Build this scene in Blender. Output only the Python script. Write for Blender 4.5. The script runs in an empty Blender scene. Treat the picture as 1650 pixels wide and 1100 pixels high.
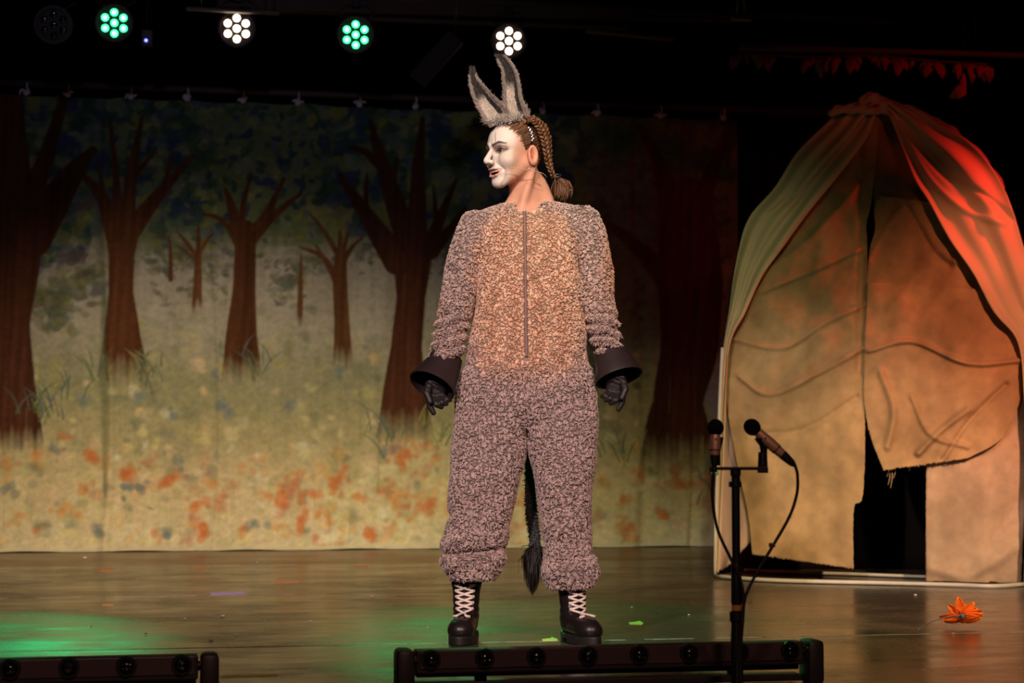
import bpy, bmesh, math, random
import numpy as np
from mathutils import Vector, Matrix
random.seed(7); rng = np.random.default_rng(7)
PI = math.pi
SC = bpy.context.scene
COL = SC.collection
# ------------------------------------------------------------------ camera
F = 3000.0; HC = 0.59; TH = math.atan(190/3000.0)
CT, ST = math.cos(TH), math.sin(TH)
cd = bpy.data.cameras.new('camera'); cam = bpy.data.objects.new('camera', cd); COL.objects.link(cam)
cd.lens = 36*F/1650; cd.sensor_width = 36; cd.clip_start = 0.05; cd.clip_end = 60
cam.location = (0, 0, HC); cam.rotation_euler = (PI/2+TH, 0, 0)
cd.dof.use_dof = True; cd.dof.focus_distance = 5.95; cd.dof.aperture_fstop = 4.5
SC.camera = cam
SC.view_settings.view_transform = 'Standard'; SC.view_settings.look = 'None'
SC.view_settings.gamma = 1; SC.view_settings.use_curve_mapping = False
SC.view_settings.exposure = 0.0
w = bpy.data.worlds.new('world'); SC.world = w; w.use_nodes = True
w.node_tree.nodes['Background'].inputs[0].default_value = (0.5, 0.45, 0.5, 1)
w.node_tree.nodes['Background'].inputs[1].default_value = 0.006

def at(px, py, Y):
    x = (px-825)/F; c = (550-py)/F
    dy = CT-c*ST; dz = ST+c*CT
    return Vector((x*Y/dy, Y, HC+dz*Y/dy))
def onfloor(px, py, z=0.0):
    x = (px-825)/F; c = (550-py)/F
    dy = CT-c*ST; dz = ST+c*CT
    t = (z-HC)/dz
    return Vector((x*t, dy*t, z))
def topix(P):   # design-time inverse of at(), used to lay paint out on the backdrop cloth
    X, Y, Z = P[..., 0], P[..., 1], P[..., 2]-HC
    d = Y*CT+Z*ST; u = -Y*ST+Z*CT
    return 825+F*X/d, 550-F*u/d

# ------------------------------------------------------------------ lights
def spot(name, loc, to, power, color, deg, blend=0.5, r=0.08):
    l = bpy.data.lights.new(name, 'SPOT'); l.energy = power; l.color = color
    l.spot_size = math.radians(deg); l.spot_blend = blend; l.shadow_soft_size = r
    o = bpy.data.objects.new(name, l); COL.objects.link(o); o.location = loc
    o.rotation_euler = (Vector(to)-Vector(loc)).to_track_quat('-Z', 'Y').to_euler()
    return o
WARM = (1.0, 0.72, 0.56)
# front of house wash
spot('key_left', (-2.6, -1.5, 4.4), (0.05, 6.0, 1.1), 2000, (1.0, 0.79, 0.72), 17, 0.5, 0.12)
spot('key_right', (2.4, -1.2, 4.2), (0.1, 6.0, 1.1), 1300, (1.0, 0.70, 0.58), 17, 0.5, 0.12)
# wash on the painted cloth
spot('cloth_wash', (-2.2, 1.0, 4.6), (-1.8, 12.0, -0.60), 3500, (1.0, 0.77, 0.53), 29, 0.85, 0.15)
spot('cloth_wash_right', (0.6, 1.0, 4.6), (0.4, 12.3, -0.9), 800, (0.9, 0.9, 0.5), 24, 0.8, 0.15)
spot('cloth_top_blue', (-1.3, 3.0, 4.2), (-1.5, 12.0, 2.5), 130, (0.66, 0.68, 1.0), 33, 1.0, 0.15)
# wash on the hut
spot('hut_wash', (3.2, 0.0, 4.2), (1.60, 9.2, -0.55), 3600, (1.0, 0.66, 0.38), 19, 1.0, 0.12)
spot('hut_green', (-1.6, 3.0, 3.6), (1.1, 9.2, 1.1), 38, (0.7, 1.0, 0.35), 22, 0.9, 0.1)
spot('hut_orange', (2.9, 2.6, 3.6), (2.5, 8.9, 1.15), 1500, (1.0, 0.32, 0.17), 17, 1.0, 0.1)
spot('hut_red', (4.0, 8.3, 3.2), (2.76, 8.95, 2.15), 450, (1.0, 0.03, 0.02), 23, 1.0, 0.2)
spot('peak_red', (2.6, 5.5, 3.3), (1.85, 9.5, 2.55), 42, (1.0, 0.13, 0.06), 17, 1.0, 0.1)  # extra fill, added to tint the hut's peak red
spot('curtain_red', (3.7, 8.6, 3.2), (2.75, 10.5, 2.6), 45, (1.0, 0.02, 0.02), 44, 0.9, 0.1)
spot('stage_front_fill', (0.4, -1.0, 3.8), (0.0, 5.0, 0.0), 260, (1.0, 0.6, 0.45), 40, 0.8, 0.15)  # added fill, brightens the light bars outside the key cones
# green back light from the overhead lamps
spot('par_green_left', (-2.3, 10.6, 2.9), (-1.95, 6.1, 0), 850, (0.02, 1.0, 0.3), 20, 0.9, 0.06)
spot('par_green_mid', (-0.9, 10.8, 2.9), (0.40, 6.5, 0), 480, (0.03, 1.0, 0.25), 26, 0.9, 0.06)

# ------------------------------------------------------------------ materials
def nodemat(name):
    m = bpy.data.materials.new(name); m.use_nodes = True
    nt = m.node_tree; return m, nt, nt.nodes['Principled BSDF']
def mat(name, col, rough=0.6, metal=0.0, var=0.15, scale=20.0, bump=0.0, spec=0.5, emit=0.0, stretch=None, sheen=0.0):
    m, nt, b = nodemat(name)
    N = nt.nodes; L = nt.links
    tc = N.new('ShaderNodeTexCoord'); src = tc.outputs['Object']
    if stretch:
        mp = N.new('ShaderNodeMapping'); mp.inputs['Scale'].default_value = stretch
        L.new(src, mp.inputs[0]); src = mp.outputs[0]
    nz = N.new('ShaderNodeTexNoise'); nz.inputs['Scale'].default_value = scale; nz.inputs['Detail'].default_value = 4
    L.new(src, nz.inputs['Vector'])
    mx = N.new('ShaderNodeMix'); mx.data_type = 'RGBA'
    mx.inputs[6].default_value = tuple(c*(1-var) for c in col)+(1,)
    mx.inputs[7].default_value = tuple(min(1, c*(1+var)) for c in col)+(1,)
    L.new(nz.outputs['Fac'], mx.inputs[0]); L.new(mx.outputs[2], b.inputs['Base Color'])
    b.inputs['Roughness'].default_value = rough; b.inputs['Metallic'].default_value = metal
    b.inputs['Specular IOR Level'].default_value = spec
    if sheen: b.inputs['Sheen Weight'].default_value = sheen
    if emit:
        b.inputs['Emission Color'].default_value = tuple(col)+(1,); b.inputs['Emission Strength'].default_value = emit
    if bump:
        bp = N.new('ShaderNodeBump'); bp.inputs['Strength'].default_value = bump; bp.inputs['Distance'].default_value = 0.004
        L.new(nz.outputs['Fac'], bp.inputs['Height']); L.new(bp.outputs[0], b.inputs['Normal'])
    return m
def colmat(name, rough=0.7, var=0.12, scale=60.0, bump=0.0, spec=0.3, sheen=0.0, sss=0.0, weave=0):
    m, nt, b = nodemat(name); N = nt.nodes; L = nt.links
    at_ = N.new('ShaderNodeAttribute'); at_.attribute_name = 'Col'
    tc = N.new('ShaderNodeTexCoord'); nz = N.new('ShaderNodeTexNoise')
    nz.inputs['Scale'].default_value = scale; nz.inputs['Detail'].default_value = 5
    L.new(tc.outputs['Object'], nz.inputs['Vector'])
    mr = N.new('ShaderNodeMapRange'); mr.inputs[3].default_value = 1-var; mr.inputs[4].default_value = 1+var
    mr.inputs[1].default_value = 0.25; mr.inputs[2].default_value = 0.75
    L.new(nz.outputs['Fac'], mr.inputs[0])
    vm = N.new('ShaderNodeVectorMath'); vm.operation = 'SCALE'
    L.new(at_.outputs['Color'], vm.inputs[0]); L.new(mr.outputs[0], vm.inputs['Scale'])
    L.new(vm.outputs[0], b.inputs['Base Color'])
    b.inputs['Roughness'].default_value = rough; b.inputs['Specular IOR Level'].default_value = spec
    if sheen: b.inputs['Sheen Weight'].default_value = sheen
    if sss:
        b.inputs['Subsurface Weight'].default_value = sss; b.inputs['Subsurface Radius'].default_value = (0.01, 0.004, 0.002)
        b.inputs['Subsurface Scale'].default_value = 0.5
    h = nz.outputs['Fac']
    if weave:
        w1 = N.new('ShaderNodeTexWave'); w1.inputs['Scale'].default_value = weave; w1.bands_direction = 'X'; w1.inputs['Distortion'].default_value = 3
        w2 = N.new('ShaderNodeTexWave'); w2.inputs['Scale'].default_value = weave; w2.bands_direction = 'Z'; w2.inputs['Distortion'].default_value = 3
        for q in (w1, w2): L.new(tc.outputs['Object'], q.inputs['Vector'])
        ad = N.new('ShaderNodeMath'); L.new(w1.outputs['Fac'], ad.inputs[0]); L.new(w2.outputs['Fac'], ad.inputs[1]); h = ad.outputs[0]
    if bump:
        bp = N.new('ShaderNodeBump'); bp.inputs['Strength'].default_value = bump; bp.inputs['Distance'].default_value = 0.003
        L.new(h, bp.inputs['Height']); L.new(bp.outputs[0], b.inputs['Normal'])
    return m
M = {}
M['black'] = mat('matte_black_metal', (0.012, 0.011, 0.012), 0.45, 0.3)
M['soft_black'] = mat('black_wool', (0.006, 0.005, 0.006), 0.95, 0, spec=0.05)
M['housing'] = mat('housing_black', (0.03, 0.020, 0.021), 0.5, 0.0, spec=0.4)
M['panel'] = mat('panel_black', (0.07, 0.038, 0.040), 0.4, 0.0, spec=0.4)
M['lens'] = mat('dark_glass', (0.004, 0.004, 0.005), 0.04, 0, spec=1.0)
M['leather'] = mat('black_leather', (0.012, 0.008, 0.009), 0.36, 0, 0.2, 60, 0.25)
M['sole'] = mat('black_rubber', (0.012, 0.011, 0.011), 0.6)
M['lace'] = mat('cream_cord', (0.80, 0.66, 0.60), 0.8, 0, 0.1, 300, 0.3)
M['glove'] = mat('black_glove_cloth', (0.014, 0.010, 0.011), 0.55, 0, 0.3, 60, 0.5)
M['cuff'] = mat('dark_foam_cuff', (0.022, 0.013, 0.015), 0.42, 0, 0.1, 30)
M['hairm'] = colmat('brown_hair', 0.42, 0.2, 60, spec=0.5)
M['skin'] = colmat('made_up_skin', 0.48, 0.03, 120, 0.05, 0.35, sss=0.12)
M['fleece'] = colmat('fleece', 0.9, 0.12, 25, 0, 0.1, sheen=0.2)
M['teeth'] = mat('teeth', (0.75, 0.68, 0.6), 0.3)
M['wire'] = mat('beige_wire', (0.55, 0.35, 0.25), 0.4)
M['silver'] = mat('silver_metal', (0.7, 0.68, 0.7), 0.25, 1.0)
M['paint'] = colmat('painted_cloth', 0.9, 0.12, 14, 0.1, 0.08)
M['burlap'] = colmat('burlap_cloth', 0.95, 0.16, 18, 0.35, 0.05, weave=90)
M['canvas'] = colmat('cream_canvas', 0.85, 0.06, 6, 0.1, 0.1)
M['darkcloth'] = mat('dark_brown_cloth', (0.012, 0.009, 0.008), 0.95, spec=0.03)
M['pipe'] = mat('pale_plastic_pipe', (0.55, 0.5, 0.42), 0.4)
M['tie'] = mat('lavender_lit_cotton_tie', (0.62, 0.52, 0.66), 0.8)  # white cotton with the lavender light put into its colour
M['tape'] = mat('worn_white_tape', (0.45, 0.40, 0.34), 0.7, 0, 0.5, 60)
M['miccop'] = mat('copper_lit_mic_body', (0.75, 0.40, 0.27), 0.38, 0.45)  # orange stage light on the metal is put into this colour
M['foam'] = mat('black_foam', (0.008, 0.007, 0.008), 0.95, 0, 0.3, 200, 0.6, spec=0.05)
M['cable'] = mat('black_cable', (0.014, 0.012, 0.012), 0.4)

# ------------------------------------------------------------------ object helpers
def tag(o, label=None, cat=None, group=None, kind=None):
    if label: o['label'] = label
    if cat: o['category'] = cat
    if group: o['group'] = group
    if kind: o['kind'] = kind
    return o
def thing(name, label, cat, loc, group=None, rz=0):
    o = bpy.data.objects.new(name, None); COL.objects.link(o); o.location = loc; o.rotation_euler = (0, 0, rz)
    o.empty_display_size = 0.05
    return tag(o, label, cat, group)
def link(name, me, m, parent=None, smooth=True, local=False):
    """link a mesh given in world coordinates; a child is re-expressed in its root's frame"""
    o = bpy.data.objects.new(name, me); COL.objects.link(o)
    if m is not None:
        for mm in (m if isinstance(m, (list, tuple)) else [m]): me.materials.append(mm)
    if smooth:
        me.polygons.foreach_set('use_smooth', [True]*len(me.polygons))
    if parent is not None:
        o.parent = parent
        if not local:
            o.matrix_parent_inverse = wmat(parent).inverted()
    return o
def wmat(o):
    m = o.matrix_parent_inverse @ o.matrix_basis
    return (wmat(o.parent) @ m) if o.parent else m
def mesh_np(name, V, Fq, cols=None, tris=None):
    me = bpy.data.meshes.new(name)
    V = np.asarray(V, dtype=np.float32).reshape(-1, 3); Fq = np.asarray(Fq, dtype=np.int32)
    k = Fq.shape[1]; n = len(Fq)
    me.vertices.add(len(V)); me.vertices.foreach_set('co', V.ravel())
    me.loops.add(n*k); me.loops.foreach_set('vertex_index', Fq.ravel())
    me.polygons.add(n); me.polygons.foreach_set('loop_start', np.arange(0, n*k, k, dtype=np.int32))
    me.polygons.foreach_set('loop_total', np.full(n, k, dtype=np.int32))
    me.update(calc_edges=True); me.validate()
    if cols is not None: setcol(me, cols)
    return me
def setcol(me, cols):
    n = len(me.vertices); c = np.ones((n, 4), dtype=np.float32); c[:, :3] = cols
    a = me.color_attributes.new('Col', 'FLOAT_COLOR', 'POINT'); a.data.foreach_set('color', c.ravel())
def verts_of(me):
    a = np.empty(len(me.vertices)*3, dtype=np.float32); me.vertices.foreach_get('co', a); return a.reshape(-1, 3)

class B:
    """collects primitives (world coordinates) into one mesh"""
    def __init__(s): s.bm = bmesh.new()
    def box(s, c, size, rz=0, bev=0.0, mtx=None):
        r = bmesh.ops.create_cube(s.bm, size=1)
        vs = r['verts']
        m = mtx if mtx is not None else Matrix.Translation(c) @ Matrix.Rotation(rz, 4, 'Z')
        m = m @ Matrix.Diagonal((size[0], size[1], size[2], 1))
        bmesh.ops.transform(s.bm, matrix=m, verts=vs)
        if bev:
            es = list({e for v in vs for e in v.link_edges})
            bmesh.ops.bevel(s.bm, geom=es, offset=bev, segments=2, affect='EDGES', profile=0.5)
        return s
    def tube(s, pts, r, n=8, cap=True):
        pts = [Vector(p) for p in pts]; K = len(pts)
        rr = r if isinstance(r, (list, tuple)) else [r]*K
        rings = []; prev = None
        for i, p in enumerate(pts):
            t = (pts[min(i+1, K-1)]-pts[max(i-1, 0)])
            if t.length < 1e-9: t = Vector((0, 0, 1))
            t.normalize()
            if prev is None:
                a = t.orthogonal().normalized()
            else:
                a = prev - t*prev.dot(t)
                a = a.normalized() if a.length > 1e-6 else t.orthogonal().normalized()
            prev = a; b = t.cross(a)
            rings.append([s.bm.verts.new(p+(a*math.cos(2*PI*k/n)+b*math.sin(2*PI*k/n))*rr[i]) for k in range(n)])
        for i in range(K-1):
            for k in range(n):
                s.bm.faces.new((rings[i][k], rings[i][(k+1) % n], rings[i+1][(k+1) % n], rings[i+1][k]))
        if cap:
            s.bm.faces.new(list(reversed(rings[0]))); s.bm.faces.new(rings[-1])
        return s
    def ball(s, c, r, sc=(1, 1, 1), n=16, mtx=None):
        q = bmesh.ops.create_uvsphere(s.bm, u_segments=n, v_segments=max(6, n//2+2), radius=r)
        m = Matrix.Translation(c) @ (mtx or Matrix.Identity(4)) @ Matrix.Diagonal((*sc, 1))
        bmesh.ops.transform(s.bm, matrix=m, verts=q['verts']); return s
    def build(s, name, m, parent=None, smooth=True, auto=None):
        me = bpy.data.meshes.new(name); bmesh.ops.recalc_face_normals(s.bm, faces=s.bm.faces[:])
        s.bm.to_mesh(me); s.bm.free()
        o = link(name, me, m, parent, smooth)
        if smooth and auto: me.set_sharp_from_angle(angle=math.radians(auto))
        return o
def curve_pts(pts, n=24):
    """Catmull-Rom through points"""
    P = [Vector(p) for p in pts]; P = [P[0]*2-P[1]]+P+[P[-1]*2-P[-2]]
    out = []; segs = len(P)-3
    for i in range(n+1):
        t = i/n*segs; k = min(int(t), segs-1); f = t-k
        a, b, c, d = P[k:k+4]
        out.append(0.5*((2*b)+(c-a)*f+(2*a-5*b+4*c-d)*f*f+(3*b-a-3*c+d)*f**3))
    return out
def strand_mesh(name, P, R, cols, sides=3):
    """P (N,K,3) paths, R (N,K) radii, cols (N,3) or (N,K,3)"""
    P = np.asarray(P, dtype=np.float32); N, K, _ = P.shape
    T = np.gradient(P, axis=1); T /= np.linalg.norm(T, axis=2, keepdims=True)+1e-9
    ref = np.zeros((N, 1, 3), dtype=np.float32); ref[:, 0] = rng.normal(size=(N, 3)); ref = np.repeat(ref, K, 1)
    A = np.cross(T, ref); A /= np.linalg.norm(A, axis=2, keepdims=True)+1e-9
    Bv = np.cross(T, A)
    V = np.empty((N, K, sides, 3), dtype=np.float32)
    for k in range(sides):
        a = 2*PI*k/sides
        V[:, :, k] = P+(A*math.cos(a)+Bv*math.sin(a))*R[..., None]
    base = (np.arange(N)*K*sides)[:, None, None]
    i = (np.arange(K-1)*sides)[None, :, None]; k = np.arange(sides)[None, None, :]; k2 = (k+1) % sides
    Fq = np.stack([base+i+k, base+i+k2, base+i+sides+k2, base+i+sides+k], -1).reshape(-1, 4)
    c = cols if cols.ndim == 3 else np.repeat(cols[:, None], K, 1)
    c = np.repeat(c[:, :, None], sides, 2).reshape(-1, 3)
    return mesh_np(name, V.reshape(-1, 3), Fq, c)

# ------------------------------------------------------------------ implicit modelling
def vl(p): return np.sqrt((p*p).sum(-1))
def sph(p, c, r): return vl(p-np.float32(c))-r
def ell(p, c, r):
    q = p-np.float32(c); r = np.float32(r)
    k0 = vl(q/r); k1 = vl(q/(r*r))+1e-9
    return k0*(k0-1)/k1
def cap(p, a, b, r1, r2=None):
    r2 = r1 if r2 is None else r2
    a = np.float32(a); b = np.float32(b); ba = b-a; pa = p-a
    t = np.clip((pa@ba)/(ba@ba), 0, 1)
    return vl(pa-t[..., None]*ba)-(r1+(r2-r1)*t)
def smin(a, b, k):
    h = np.clip(0.5+0.5*(b-a)/k, 0, 1); return b*(1-h)+a*h-k*h*(1-h)
def smax(a, b, k): return -smin(-a, -b, k)
def loft(p, zs, cx, cy, rx, ry, power=2.0):
    z = p[:, 2]; zs = np.asarray(zs)
    f = lambda v: np.interp(z, zs, v)
    X = (p[:, 0]-f(cx))/f(rx); Y = (p[:, 1]-f(cy))/f(ry)
    d = ((np.abs(X)**power+np.abs(Y)**power)**(1/power)-1)*np.minimum(f(rx), f(ry))
    return smax(d, np.maximum(z-zs[-1], zs[0]-z), 0.01)
def rboxd(p, c, h, r):
    q = np.abs(p-np.float32(c))-(np.float32(h)-r)
    return vl(np.maximum(q, 0))+np.minimum(q.max(-1), 0)-r
def surface(fn, lo, hi, vox, blk=6):
    lo = np.float32(lo); n = np.ceil((np.float32(hi)-lo)/vox/blk).astype(int)*blk
    nb = n//blk
    g = np.stack(np.meshgrid(*[np.arange(k) for k in nb], indexing='ij'), -1).reshape(-1, 3)
    cen = (lo+(g+0.5)*blk*vox).astype(np.float32); dv = fn(cen)
    act = np.abs(dv) < blk*vox*1.5
    vals = np.repeat(np.repeat(np.repeat(dv.reshape(nb), blk, 0), blk, 1), blk, 2).astype(np.float32)
    ga = g[act]; off = np.stack(np.meshgrid(*[np.arange(blk)]*3, indexing='ij'), -1).reshape(-1, 3)
    idx = (ga[:, None]*blk+off[None]).reshape(-1, 3)
    vals[idx[:, 0], idx[:, 1], idx[:, 2]] = fn((lo+idx*vox).astype(np.float32))
    ins = vals < 0; n1 = n-1
    sl = lambda a, d: a[d[0]:d[0]+n1[0], d[1]:d[1]+n1[1], d[2]:d[2]+n1[2]]
    cor = [(i, j, k) for i in (0, 1) for j in (0, 1) for k in (0, 1)]
    cnt = sum(sl(ins, c).astype(np.int8) for c in cor)
    cells = np.argwhere((cnt > 0) & (cnt < 8)); cid = np.full(n1, -1, dtype=np.int32)
    cid[cells[:, 0], cells[:, 1], cells[:, 2]] = np.arange(len(cells))
    acc = np.zeros((len(cells), 3), dtype=np.float32); num = np.zeros(len(cells), dtype=np.float32)
    for a in cor:
        for ax in range(3):
            if a[ax]: continue
            b = list(a); b[ax] = 1
            ia = cells+a; ib = cells+b
            va = vals[ia[:, 0], ia[:, 1], ia[:, 2]]; vb = vals[ib[:, 0], ib[:, 1], ib[:, 2]]
            mk = (va < 0) != (vb < 0)
            t = np.where(mk, va/np.where(mk, va-vb, 1), 0)
            pos = np.repeat(np.float32([a]), len(cells), 0); pos[:, ax] += t
            acc += pos*mk[:, None]; num += mk
    V = lo+(cells+acc/num[:, None])*vox
    Q = []
    for ax in range(3):
        o1, o2 = [(1, 2), (2, 0), (0, 1)][ax]
        s0 = [slice(None)]*3; s1 = [slice(None)]*3; s0[ax] = slice(0, -1); s1[ax] = slice(1, None)
        e = np.argwhere(ins[tuple(s0)] != ins[tuple(s1)])
        ok = (e[:, o1] > 0) & (e[:, o2] > 0) & (e[:, o1] < n1[o1]) & (e[:, o2] < n1[o2]); e = e[ok]
        ii = ins[e[:, 0], e[:, 1], e[:, 2]]
        def C(d1, d2):
            q = e.copy(); q[:, o1] += d1; q[:, o2] += d2
            return cid[q[:, 0], q[:, 1], q[:, 2]]
        q = np.stack([C(-1, -1), C(0, -1), C(0, 0), C(-1, 0)], -1)
        q = np.where(ii[:, None], q, q[:, ::-1]); Q.append(q)
    Q = np.concatenate(Q); Q = Q[(Q >= 0).all(1)]
    return V.astype(np.float32), Q
# ------------------------------------------------------------------ the stage (frame u,v turned 11 degrees)
PHI = math.radians(11); U = Vector((math.cos(PHI), math.sin(PHI), 0)); Vv = Vector((-math.sin(PHI), math.cos(PHI), 0))
def uv(u, v, z=0): return U*u+Vv*v+Vector((0, 0, z))
def touv(p): return p.dot(U), p.dot(Vv)

def floor_mat(name, c1, c2, r0, r1, streak=(0.6, 7, 1), spec=0.5):
    m, nt, b = nodemat(name); N = nt.nodes; L = nt.links
    tc = N.new('ShaderNodeTexCoord'); mp = N.new('ShaderNodeMapping'); mp.inputs['Rotation'].default_value = (0, 0, -PHI)
    mp2 = N.new('ShaderNodeMapping'); mp2.inputs['Scale'].default_value = streak
    L.new(tc.outputs['Object'], mp.inputs[0]); L.new(mp.outputs[0], mp2.inputs[0])
    n1 = N.new('ShaderNodeTexNoise'); n1.inputs['Scale'].default_value = 3.0; n1.inputs['Detail'].default_value = 8; n1.inputs['Roughness'].default_value = 0.7
    L.new(mp2.outputs[0], n1.inputs['Vector'])
    n2 = N.new('ShaderNodeTexNoise'); n2.inputs['Scale'].default_value = 2.2; n2.inputs['Detail'].default_value = 5
    L.new(mp.outputs[0], n2.inputs['Vector'])
    mx = N.new('ShaderNodeMix'); mx.data_type = 'RGBA'; mx.inputs[6].default_value = (*c1, 1); mx.inputs[7].default_value = (*c2, 1)
    cr = N.new('ShaderNodeMapRange'); cr.inputs[1].default_value = 0.35; cr.inputs[2].default_value = 0.7
    L.new(n1.outputs['Fac'], cr.inputs[0]); L.new(cr.outputs[0], mx.inputs[0]); L.new(mx.outputs[2], b.inputs['Base Color'])
    ad = N.new('ShaderNodeMath'); ad.operation = 'ADD'; L.new(n1.outputs['Fac'], ad.inputs[0]); L.new(n2.outputs['Fac'], ad.inputs[1])
    rr = N.new('ShaderNodeMapRange'); rr.inputs[1].default_value = 0.7; rr.inputs[2].default_value = 1.35
    rr.inputs[3].default_value = r0; rr.inputs[4].default_value = r1
    L.new(ad.outputs[0], rr.inputs[0]); L.new(rr.outputs[0], b.inputs['Roughness'])
    b.inputs['Specular IOR Level'].default_value = spec
    bp = N.new('ShaderNodeBump'); bp.inputs['Strength'].default_value = 0.12; bp.inputs['Distance'].default_value = 0.002
    L.new(n1.outputs['Fac'], bp.inputs['Height']); L.new(bp.outputs[0], b.inputs['Normal'])
    return m
vinyl = floor_mat('stage_vinyl', (0.062, 0.050, 0.033), (0.082, 0.066, 0.043), 0.15, 0.34, (1.2, 2.8, 1))
woodf = floor_mat('back_boards', (0.11, 0.05, 0.022), (0.17, 0.075, 0.035), 0.25, 0.4)
fl = B().box(uv(0.5, 5.5, -0.055), (12, 16, 0.10), PHI).build('floor', mat('stage_deck', (0.02, 0.018, 0.016), 0.7), None, False)
tag(fl, kind='structure')
seams = [-1.0, 3.9, 5.97, 8.24, 9.42, 10.62]
for v0, v1 in zip(seams[:-1], seams[1:]):
    s = B().box(uv(0.5, (v0+v1)/2, -0.0025), (11.9, v1-v0-0.006, 0.005), PHI, 0.0012).build('vinyl_sheet', vinyl, fl, False)
s = B().box(uv(0.5, (10.62+13.2)/2, -0.0025), (11.9, 13.2-10.62-0.006, 0.005), PHI).build('painted_board', woodf, fl, False)
s['label'] = 'brown painted boards behind the dark vinyl'
dk = mat('dark_brown_wall', (0.006, 0.004, 0.004), 0.95, spec=0.03)
tag(B().box(uv(0.5, 13.4, 2.0), (12, 0.1, 4.2), PHI).build('wall_back', dk, None, False), kind='structure')
tag(B().box(uv(-5.45, 5.5, 2.0), (0.1, 16, 4.2), PHI).build('wall_left', dk, None, False), kind='structure')
tag(B().box(uv(6.45, 5.5, 2.0), (0.1, 16, 4.2), PHI).build('wall_right', dk, None, False), kind='structure')
tag(B().box(uv(0.5, 9.9, 4.15), (12, 7.1, 0.1), PHI).build('ceiling', mat('ceiling_black', (0.01, 0.008, 0.007), 0.9), None, False), kind='structure')

# ------------------------------------------------------------------ painted forest cloth
A0, A1, Z0, Z1 = -0.9, 4.884, 0.006, 2.93
BO = Vector((-3.245, 11.8, 0))
NW, NH = 720, 364
aa = np.linspace(A0, A1, NW); zz = np.linspace(Z0, Z1, NH)
AA, ZZ = np.meshgrid(aa, zz)
WX = BO.x+AA*U.x; WY = BO.y+AA*U.y
PX, PY = topix(np.stack([WX, WY, ZZ], -1))
IMG = np.zeros((NH, NW, 3), dtype=np.float32)
def lerp3(y, ys, cs): return np.stack([np.interp(y, ys, [c[i] for c in cs]) for i in range(3)], -1)
pnoise = lambda sx, sy, ph: np.sin(PX/sx+ph+1.7*np.sin(PY/sy*0.9+ph*2))*np.cos(PY/sy+ph*1.3+1.3*np.sin(PX/sx*0.7))
wob = 14*pnoise(60, 40, 1.0)+8*pnoise(23, 17, 2.2)
IMG[:] = lerp3(PY+wob, [150, 380, 430, 540, 620, 700, 780, 900],
               [(0.13, 0.17, 0.08), (0.16, 0.19, 0.09), (0.38, 0.35, 0.28), (0.42, 0.39, 0.29), (0.31, 0.31, 0.17), (0.42, 0.38, 0.20), (0.60, 0.51, 0.28), (0.64, 0.58, 0.36)])
stepx = abs(PX[200, 401]-PX[200, 400]); stepy = abs(PY[201, 400]-PY[200, 400])
def window(x0, x1, y0, y1):
    c0 = int(np.searchsorted(PX[NH//2], x0-4)); c1 = int(np.searchsorted(PX[NH//2], x1+4))
    yc = PY[:, NW//2]*0+0
    col = min(max((c0+c1)//2, 0), NW-1)
    ys = -PY[:, col]; r0 = int(np.searchsorted(ys, -(y1+4))); r1 = int(np.searchsorted(ys, -(y0-4)))
    return slice(max(r0-2, 0), min(r1+2, NH)), slice(max(c0-2, 0), min(c1+2, NW))
def blend(sl, a, col):
    IMG[sl] = IMG[sl]*(1-a[..., None])+np.float32(col)*a[..., None]
def dab(x, y, rx, ry, ang, col, alpha=0.8, soft=0.35):
    r = max(rx, ry)*1.3; sl = window(x-r, x+r, y-r, y+r)
    if sl[0].stop <= sl[0].start or sl[1].stop <= sl[1].start: return
    X = PX[sl]-x; Y = PY[sl]-y; c, s = math.cos(ang), math.sin(ang)
    d = np.sqrt(((X*c+Y*s)/rx)**2+((-X*s+Y*c)/ry)**2)
    d = d+0.12*np.sin(X/3.1+y)+0.12*np.sin(Y/2.7+x)
    blend(sl, np.clip((1-d)/soft, 0, 1)*alpha, col)
def stroke(pts, ws, col, alpha=1.0, soft=2.5, fade=None, streak=True):
    pts = [Vector((p[0], p[1], 0)) for p in pts]
    n = 7*(len(pts)-1); cp = curve_pts(pts, n); wi = np.interp(np.linspace(0, 1, n+1), np.linspace(0, 1, len(ws)), ws)
    x0 = min(p.x for p in cp)-max(ws); x1 = max(p.x for p in cp)+max(ws); y0 = min(p.y for p in cp)-max(ws); y1 = max(p.y for p in cp)+max(ws)
    sl = window(x0, x1, y0, y1)
    X = PX[sl]; Y = PY[sl]
    if X.size == 0: return
    D = np.full(X.shape, 1e6)
    for i in range(n):
        a, b = cp[i], cp[i+1]; dx, dy = b.x-a.x, b.y-a.y; L2 = dx*dx+dy*dy+1e-6
        t = np.clip(((X-a.x)*dx+(Y-a.y)*dy)/L2, 0, 1)
        D = np.minimum(D, np.hypot(X-a.x-t*dx, Y-a.y-t*dy)-(wi[i]+(wi[i+1]-wi[i])*t)/2)
    al = np.clip(-D/soft+0.5, 0, 1)*alpha
    if fade: al = al*np.clip((fade[1]-Y+5*np.sin(X/4.0)+4*np.sin(X/1.7))/(fade[1]-fade[0]), 0, 1)
    c = np.float32(col)*np.ones(X.shape+(3,), dtype=np.float32)
    if streak:
        c *= (1+0.10*np.sin(X/4.3+Y/60+2*np.sin(Y/50+X/19))+0.10*np.sin(X/2.1+2+Y/45+1.5*np.sin(X/13)))[..., None]
        c *= (1+0.30*np.sin(X/25+0.7)*np.clip(-D/12, 0, 1))[..., None]
    IMG[sl] = IMG[sl]*(1-al[..., None])+c*al[..., None]
R = random.Random(3)
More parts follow.
